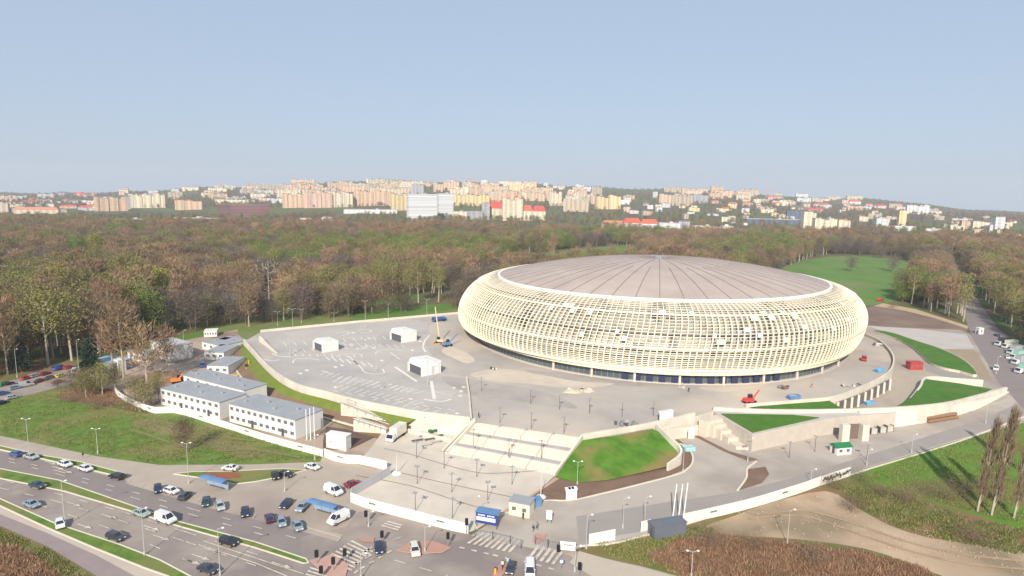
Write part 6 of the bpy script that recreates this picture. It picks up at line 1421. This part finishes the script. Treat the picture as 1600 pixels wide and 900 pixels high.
# ---------------------------------------------------------------- lamps, masts, poles
def plaza_lamp(px, py, z, lab, h=4.4, first=[None]):
    if first[0] is None:
        t = thing('plaza_lamp', lab, 'lamp', G(px, py, z), 0, 'plaza lamps'); mb = MB(); mb.tube((0, 0, 0), (0, 0, h), .075, .055, 6); mb.build('pole', DKST, t)
        mb = MB(); mb.box((0, 0, .08), (.4, .4, .16)); mb.build('base', STEEL, t)
        mb = MB(); mb.box((0, 0, h), (1.7, .28, .09)); mb.box((0, 0, h+.005), (.28, 1.5, .1)); mb.build('cross_head', mat('lamp_head', (.30, .30, .31), .5), t)
        first[0] = t; return t
    return dup(first[0], G(px, py, z), .1*px, lab, 'plaza lamps')
PL = [[(664, 674), (651, 716), (694, 732), (745, 745), (800, 757)], [(652, 756), (706, 769), (762, 782)], [(649, 800), (707, 810)], [(740, 697), (795, 713), (846, 715)]]
PLW = ['of the row crossing the square below the wide stairs', 'of the middle row on the entrance square', 'of the row nearest the lower white fence', 'of the lamps standing on the wide stairs']
PZ = [0, 0, 0, None]
for row, wd_, z in zip(PL, PLW, PZ):
    for i, (px, py) in enumerate(row):
        plaza_lamp(px, py, 0.03 if z == 0 else [2.8, 2.2, 2.0][i], f'{NUM[i]} slim lamp from the left {wd_}')
for i, (px, py) in enumerate([(752, 611), (781, 660), (829, 631), (830, 670), (874, 640), (881, 677), (921, 646), (972, 652), (1021, 650)]):
    plaza_lamp(px, py, ZD+.02, f'{NUM[i]} slim lamp counted from the left on the plaza above the wide stairs')
for i, (px, py) in enumerate([(1169, 715), (1233, 716), (1273, 706), (1354, 720)]): plaza_lamp(px, py, .03, f'{NUM[i]} slim lamp from the left on the lower yard by the right wall')
def street_lamp(px, py, hpix, lab, heads=2, z=0.02, poc=STEEL, rz=None, arm=.8, cat='street lamp', headm=LAMPG):
    g_ = G(px, py, z); h = hpix if hpix < 0 else hpx(g_, hpix); t = thing('street_lamp', lab, cat, g_, 0 if rz is None else rz)
    mb = MB(); mb.tube((0, 0, 0), (0, 0, h), .085, .05, 7)
    for s in ((-1, 1) if heads == 2 else (1,)): mb.tube((0, 0, h-.1), (s*arm, 0, h+.25), .05, .04, 5)
    mb.build('pole', poc, t); mb = MB(); mb.tube((0, 0, 0), (0, 0, .9), .2, .18, 8); mb.build('base', poc, t)
    for s in ((-1, 1) if heads == 2 else (1,)):
        mb = MB(); mb.lathe([(.05, .0), (.2, .03), (.25, .1), (.16, .2), (.05, .24)], (s*(arm+.15), 0, h+.12), 10); mb.build('lamp_head', headm, t)
PG = mat('pole_grey', (.42, .42, .40), .6)
for a in [(46, 711, 58, 'first street lamp from the left at the lower edge of the grass field', 2), (153, 709, 40, 'second street lamp along the lower edge of the grass field', 2), (295, 756, 66, 'street lamp standing left of the upper bus shelter', 2),
          (226, 868, 78, 'tall street lamp on the road between the two carriageways below the white van', 1), (102, 822, 74, 'tall street lamp beside the small white car on the lower verge', 1), (344, 899, 78, 'tall street lamp at the bottom edge right of the carriageway', 1),
          (564, 905, 42, 'tall grey lamp at the bottom of the zebra crossing', 1), (1080, 903, 44, 'street lamp with two pale heads at the bottom right footway', 2), (492, 719, 40, 'thin pole lamp at the right end of the grass field by the fence', 1),
          (445, 768, 32, 'low grey lamp below the two black cars', 1), (27, 590, 45, 'white-headed lamp behind the left street of parked cars', 1), (124, 590, 60, 'lamp at the far end of the left street', 1), (287, 534, 18, 'short lamp at the wood edge above the warehouse', 1),
          (664, 863, 42, 'slim lamp standing in the red island', 1), (576, 823, 24, 'lamp post with signal box right of the minivan', 1), (741, 820, 46, 'dark lamp mast between the fence end and the blue site board', 1),
          (916, 858, 56, 'pale pole with white globe left of the two hoarding panels', 1), (898, 893, 42, 'pale pole right of the white sign panel', 1), (1007, 822, 48, 'wooden pole beside the single white panel', 1), (973, 826, 50, 'dark thin pole in the entrance road', 1),
          (902, 758, 38, 'green lamp post on the lower edge of the grass mound', 2), (626, 738, 0, '', 0), (1267, 755, 22, 'white pole behind the graffiti fence', 1), (1424, 708, 30, 'white pole at the fence kink on the right road edge', 1), (1540, 662, 36, 'white pole on the right road edge below the tapering wall', 1),
          (1354, 728, 26, 'grey pole on the lower yard edge right of the green-roofed hut', 1), (1230, 850, 56, 'slanting wooden pole in the dirt track', 1), (1556, 585, 28, 'pole at the junction right of the tapering wall', 1), (1168, 722, 38, 'thin pole at the tip of the narrow planting bed', 1), (1067, 738, 38, 'thin pole in the soil strip right of the mound', 1)]:
    if a[4]: street_lamp(a[0], a[1], a[2], a[3], a[4], poc=PG)
for px, py, hp, lab, z in [(459, 552, 70, 'first tall double mast from the left on the parking deck', 5.02), (453, 556, 26, 'short mast by the ramp wall on the parking deck', 5.02), (571, 513, 43, 'tall double mast at the rear edge of the parking deck', 5.02), (667, 509, 42, 'tall double mast behind the crane on the deck', 5.02), (588, 579, 55, 'tall double mast in the very middle of the parking deck', 5.02),
                        (668, 601, 60, 'tall mast with white foot right of the nearest kiosk', 5.02), (434, 509, 22, 'small lamp behind the rear parapet at left', .1), (471, 505, 22, 'small lamp behind the rear parapet near the tall mast', .1), (607, 495, 20, 'small lamp behind the rear parapet in the middle', .1), (522, 503, 14, 'lowest lamp behind the rear parapet', .1)]:
    street_lamp(px, py, hp, lab, 2, z, PG, arm=1.1, cat='lamp mast', headm=mat('mast_head', (.35, .35, .36), .5))
def mast_base(px, py, hp, lab):
    g_ = G(px, py, .03); t = thing('flag_mast', lab, 'mast', g_); mb = MB(); mb.lathe([(1.15, 0), (1.2, .25), (.9, .5), (.35, .62)], n=18); mb.build('round_base', WHITE, t); mb = MB(); mb.tube((0, 0, .5), (0, 0, hpx(g_, hp)), .11, .06); mb.build('pole', CONC, t)
mast_base(620, 741, 34, 'pale mast on a round white base at the fence corner of the square'); mast_base(845, 778, 42, 'pale mast on a round white base beside the guard cabin')
for i, (px, py, hp) in enumerate([(481, 686, 50), (487, 686, 52), (493, 684, 52)]):
    g_ = G(px, py); t = thing('flagpole', f'{["left", "middle", "right"][i]} white flagpole of the three in front of the right site office', 'flagpole', g_-Vector((0, .8, 0))); mb = MB(); mb.tube((0, 0, 0), (0, 0, hpx(g_, hp)), .17, .13, 7); mb.build('pole', WHITE, t); mb = MB(); mb.box((0, 0, .1), (.6, .6, .2)); mb.build('foot', CONG, t)
for i, (px, py) in enumerate([(1051, 810), (1060, 810), (1068, 808)]):
    g_ = G(px, py); t = thing('flagpole', f'{["left", "middle", "right"][i]} white flagpole of the three behind the grey container', 'flagpole', g_); mb = MB(); mb.tube((0, 0, 0), (0.5, 0, hpx(g_, 57)), .17, .13, 7); mb.build('pole', WHITE, t); mb = MB(); mb.box((0, 0, .1), (.6, .6, .2)); mb.build('foot', CONG, t)
def signal(px, py, hp, lab):
    g_ = G(px, py, .02); h = hpx(g_, hp); t = thing('traffic_light', lab, 'traffic light', g_, 0); mb = MB(); mb.tube((0, 0, 0), (0, 0, h-.4), .08, n=6); mb.build('post', STEEL, t)
    mb = MB(); mb.box((0, 0, h-.2), (.6, .5, 1.25)); hd = mb.build('signal_head', BLACK, t)
    for k, m_ in enumerate((mat('lens_red', (.25, .02, .02), .3), mat('lens_amber', (.3, .16, .02), .3), mat('lens_green', (.02, .2, .08), .3))):
        mb = MB(); mb.tube((0, .25, h+.15-.36*k), (0, .3, h+.15-.36*k), .14, n=8); mb.build('lens', m_, hd)
for a in [(495, 882, 20, 'traffic light at the tip of the grass median'), (521, 893, 20, 'traffic light left of the zebra stripes nearest the median'), (539, 880, 20, 'traffic light standing on the zebra crossing'), (502, 905, 18, 'traffic light at the bottom edge left of the zebra crossing'), (572, 820, 20, 'traffic light left of the three small zebra stripes'),
          (597, 848, 16, 'small traffic light below the three small zebra stripes'), (700, 856, 22, 'traffic light at the right tip of the red island'), (729, 836, 24, 'traffic light at the right end of the lower hoarding fence'), (872, 870, 16, 'small signal post at the right zebra crossing'), (905, 905, 24, 'traffic light at the bottom right of the crossing')]: signal(*a)
t = thing('round_sign', 'small round blue and white sign beside the right zebra crossing', 'sign', G(877, 893, .02)); mb = MB(); mb.tube((0, 0, 0), (0, 0, 1.7), .05); mb.build('post', STEEL, t); mb = MB(); mb.tube((0, -.06, 2.0), (0, .06, 2.0), .45, n=16); mb.build('disc', BLUE, t); mb = MB(); mb.tube((0, -.09, 2.0), (0, -.06, 2.0), .32, n=16); mb.build('disc_face', WHITE, t)
t = thing('yellow_bollard', 'yellow bollard at the left end of the lower red island', 'bollard', G(774, 896, .3)); mb = MB(); mb.tube((0, 0, 0), (0, 0, 1.1), .22, .18, 10); mb.build('body', YELL, t); mb = MB(); mb.tube((0, 0, 1.1), (0, 0, 1.25), .2, .1, 10); mb.build('cap', BLACK, t)
# ---------------------------------------------------------------- loose things
def skip(px, py, z, m, lab, L=3.4, rz=.3):
    t = thing('skip', lab, 'skip', G(px, py, z), rz); mb = MB()
    mb.box((0, 0, .12), (L*.7, 1.5, .1)); 
    for s in (-1, 1): mb.box((0, s*.82, .65), (L*.9, .1, 1.1)); mb.box((s*L*.43, 0, .65), (.12, 1.55, 1.1), ry=s*.25)
    mb.build('tub', m, t); mb = MB(); mb.box((0, 0, .8), (L*.72, 1.45, .3), top=(.8, .8)); mb.build('rubble', CONG, t)
SB = mat('sky_blue_sheet', (.12, .35, .55), .5)
skip(1374, 581, 5.02, SB, 'light blue skip inside the right curve of the plaza'); skip(1357, 632, .1, SB, 'light blue skip below the curved plaza edge'); skip(1076, 704, .05, mat('pale_cyan', (.3, .55, .6), .5), 'pale cyan skip at the turn of the soil strip')
skip(1240, 623, 5.02, BLUE, 'blue-white material skip behind the upper parapet right of the telehandler', 4.5)
random.seed(4)
def pile(px, py, z, n, mats, lab, sx=3, rz=.2, big=.9):
    t = thing('material_pile', lab, 'pile', G(px, py, z), rz)
    for i in range(n): mb = MB(); mb.box((random.uniform(-sx, sx), random.uniform(-.8, .8), random.uniform(.15, big)), (random.uniform(.5, 1.8), random.uniform(.4, 1.0), random.uniform(.3, .8)), random.uniform(0, 3)); mb.build('bundle', random.choice(mats), t)
pile(980, 665, 5.02, 9, [STEEL, BLUE, DKST, CONG], 'jumble of grey and blue building materials behind the plaza parapet', 3.4, .1, 1.6)
pile(1230, 607, 5.02, 7, [DKST, STEEL, SOIL], 'dark scrap pile on the plaza in front of the right glazing', 2.4); pile(1325, 604, 5.02, 7, [STEEL, CONG, DKST], 'grey material pile against the right plaza parapet', 4.5, .2)
pile(1372, 540, 5.02, 6, [WHITE, STEEL, DKST, CONG], 'white and grey crates at the right end of the plaza by the arena', 1.8); pile(1067, 606, 5.02, 4, [ORAN, CONG], 'orange and pale barriers before the arena doors', 1.8, .1, .5)
pile(905, 611, 5.02, 5, [WHITE, CONG, DKST], 'pale planks lying on the sand heap before the doors', 4.5, .05, .9); pile(770, 577, 5.02, 3, [WHITE, DKST], 'two white crates alone on the forecourt left of the arena', .8, 0, .6)
pile(1450, 604, .1, 5, [SB, STEEL], 'blue sheets stacked beside the lower right grass leaf', 4, .9, .4); pile(676, 676, .05, 5, [DKST, GREENR], 'dark planter pieces near the wall left of the wide stairs', 1.2)
def log_roll(px, py, lab, L, r, m, rz, z=.05): t = thing('pipe_stack', lab, 'pipes', G(px, py, z), rz); [ (lambda mb: (mb.tube((-L/2, y_, r+zz), (L/2, y_, r+zz), r, n=10), mb.build('pipe', m, t)))(MB()) for y_, zz in ((-r, 0), (r, 0), (0, r*1.7)) ]
log_roll(1470, 657, 'long rusty pipe stack lying at the foot of the tall right wall', 13, .55, mat('rust', (.3, .16, .09), .8, (.2, .12, .08), 1, .8), ang(1450, 660, 50, -8)); 
for i, x in enumerate([1363, 1377, 1388]):
    t = thing('wire_crate', f'{["left", "middle", "right"][i]} wire crate of the three at the foot of the tall right wall', 'crate', G(x, 678-i*2, .05), .15); mb = MB(); mb.box((0, 0, 1.0), (1.9, 1.4, 1.6)); mb.build('load', CONG, t)
    for s in (-1, 1): mb = MB(); mb.box((s*1.0, 0, 1.0), (.1, 1.6, 2.0)); mb.build('side_frame', DKST, t)
# ---------------------------------------------------------------- people
def person(px, py, z, rz, top, legs, lab, h=1.72, stride=.25, hair=(.05, .035, .02)):
    me = bpy.data.meshes.new('body'); s = h/1.75
    V = [(0, 0, .95), (0, 0, 1.2), (0, 0, 1.45), (0, .01, 1.53), (0, .02, 1.66), (-.1, 0, .92), (-.11, stride*.6, .5), (-.11, stride*.9, .08), (-.11, stride*.9+.14, .05), (.1, 0, .92), (.11, -stride*.3, .5), (.11, -stride, .1), (.11, -stride+.14, .05), (-.2, 0, 1.42), (-.25, -.05, 1.15), (-.26, .08, .92), (.2, 0, 1.42), (.25, .05, 1.15), (.26, .12, .93)]
    E_ = [(0, 1), (1, 2), (2, 3), (3, 4), (0, 5), (5, 6), (6, 7), (7, 8), (0, 9), (9, 10), (10, 11), (11, 12), (2, 13), (13, 14), (14, 15), (2, 16), (16, 17), (17, 18)]
    R_ = [.15, .15, .14, .055, .10, .10, .07, .045, .04, .10, .07, .045, .04, .06, .045, .035, .06, .045, .035]
    me.from_pydata([tuple(c*s for c in v) for v in V], E_, []); o = bpy.data.objects.new('tmp', me); COL.objects.link(o)
    md = o.modifiers.new('s', 'SKIN'); 
    for i, r in enumerate(R_): me.skin_vertices[0].data[i].radius = (r*s, r*s*.85)
    me.skin_vertices[0].data[0].use_root = True
    m2 = o.modifiers.new('u', 'SUBSURF'); m2.levels = 1; m2.render_levels = 1
    dg = bpy.context.evaluated_depsgraph_get(); dg.update(); nm = bpy.data.meshes.new_from_object(o.evaluated_get(dg)); bpy.data.objects.remove(o)
    nm.materials.clear(); 
    for m_ in (mat('cloth_'+top[0], top[1], .85), mat('cloth_'+legs[0], legs[1], .85), SKIN): nm.materials.append(m_)
    for p in nm.polygons: c = p.center; p.material_index = 2 if (c.z > 1.5*s or (abs(c.x) > .2*s and c.z < .98*s)) else (0 if c.z > .93*s else 1); p.use_smooth = True
    t = thing('person', lab, 'person', G(px, py, z), rz); b = bpy.data.objects.new('body', nm); COL.objects.link(b); b.parent = t
    mb = MB(); mb.lathe([(.105, -.02), (.115, .05), (.08, .11), (.02, .13)], (0, .0, 1.67), 10); hh_ = mb.build('hair', mat('hair_dark', hair, .8), t, smooth=True); hh_.scale = (s, s, s)
try:
    for a in [(130, 716, .3, 1.2, ('black', (.02, .02, .02)), ('tan', (.3, .22, .15)), 'person in dark top walking on the pavement above the main road'),
          (785, 889, .3, 2.6, ('white', (.75, .75, .72)), ('black', (.02, .02, .02)), 'person in white top on the lower red island, left of two'), (793, 884, .3, 2.6, ('pale_blue', (.35, .55, .65)), ('grey', (.2, .2, .22)), 'person in pale blue top on the lower red island, right of two'),
          (817, 812, .03, 0, ('black', (.02, .02, .02)), ('black', (.02, .02, .02)), 'dark clothed person in front of the cream guard cabin'), (822, 809, .03, 1, ('black', (.02, .02, .02)), ('brown', (.12, .06, .04)), 'person in brown trousers at the corner of the guard cabin'),
          (833, 832, .03, 2, ('black', (.02, .02, .02)), ('grey', (.2, .2, .22)), 'person in dark jacket walking left of the notice board'), (839, 828, .03, .4, ('grey', (.2, .2, .22)), ('black', (.02, .02, .02)), 'person in grey walking just behind the one in the dark jacket'),
          (748, 653, 5.03, 1, ('black', (.02, .02, .02)), ('black', (.02, .02, .02)), 'dark clothed person at the top left corner of the wide stairs'), (1076, 613, 5.03, 0, ('black', (.02, .02, .02)), ('black', (.02, .02, .02)), 'dark clothed person before the arena doors by the orange barriers'), (1268, 606, 5.03, 0, ('red', (.5, .05, .05)), ('tan', (.3, .22, .15)), 'worker in red on the plaza right of the dark scrap pile')]:
        person(*a)
except Exception as ex: print('PERSON', ex)
# ---------------------------------------------------------------- spring haze: one even box of air round camera and city
HZ = MB(); HZ.box((0, 3500, 70), (15000, 9000, 440)); hz = HZ.build('haze', bpy.data.materials.new('haze')); hz['kind'] = 'stuff'
hm = hz.data.materials[0]; hm.use_nodes = True; n = hm.node_tree; n.nodes.remove(n.nodes['Principled BSDF']); vp = n.nodes.new('ShaderNodeVolumePrincipled')
vp.inputs['Color'].default_value = (.86, .90, 1.0, 1); vp.inputs['Density'].default_value = HAZE; n.links.new(vp.outputs[0], n.nodes['Material Output'].inputs['Volume'])
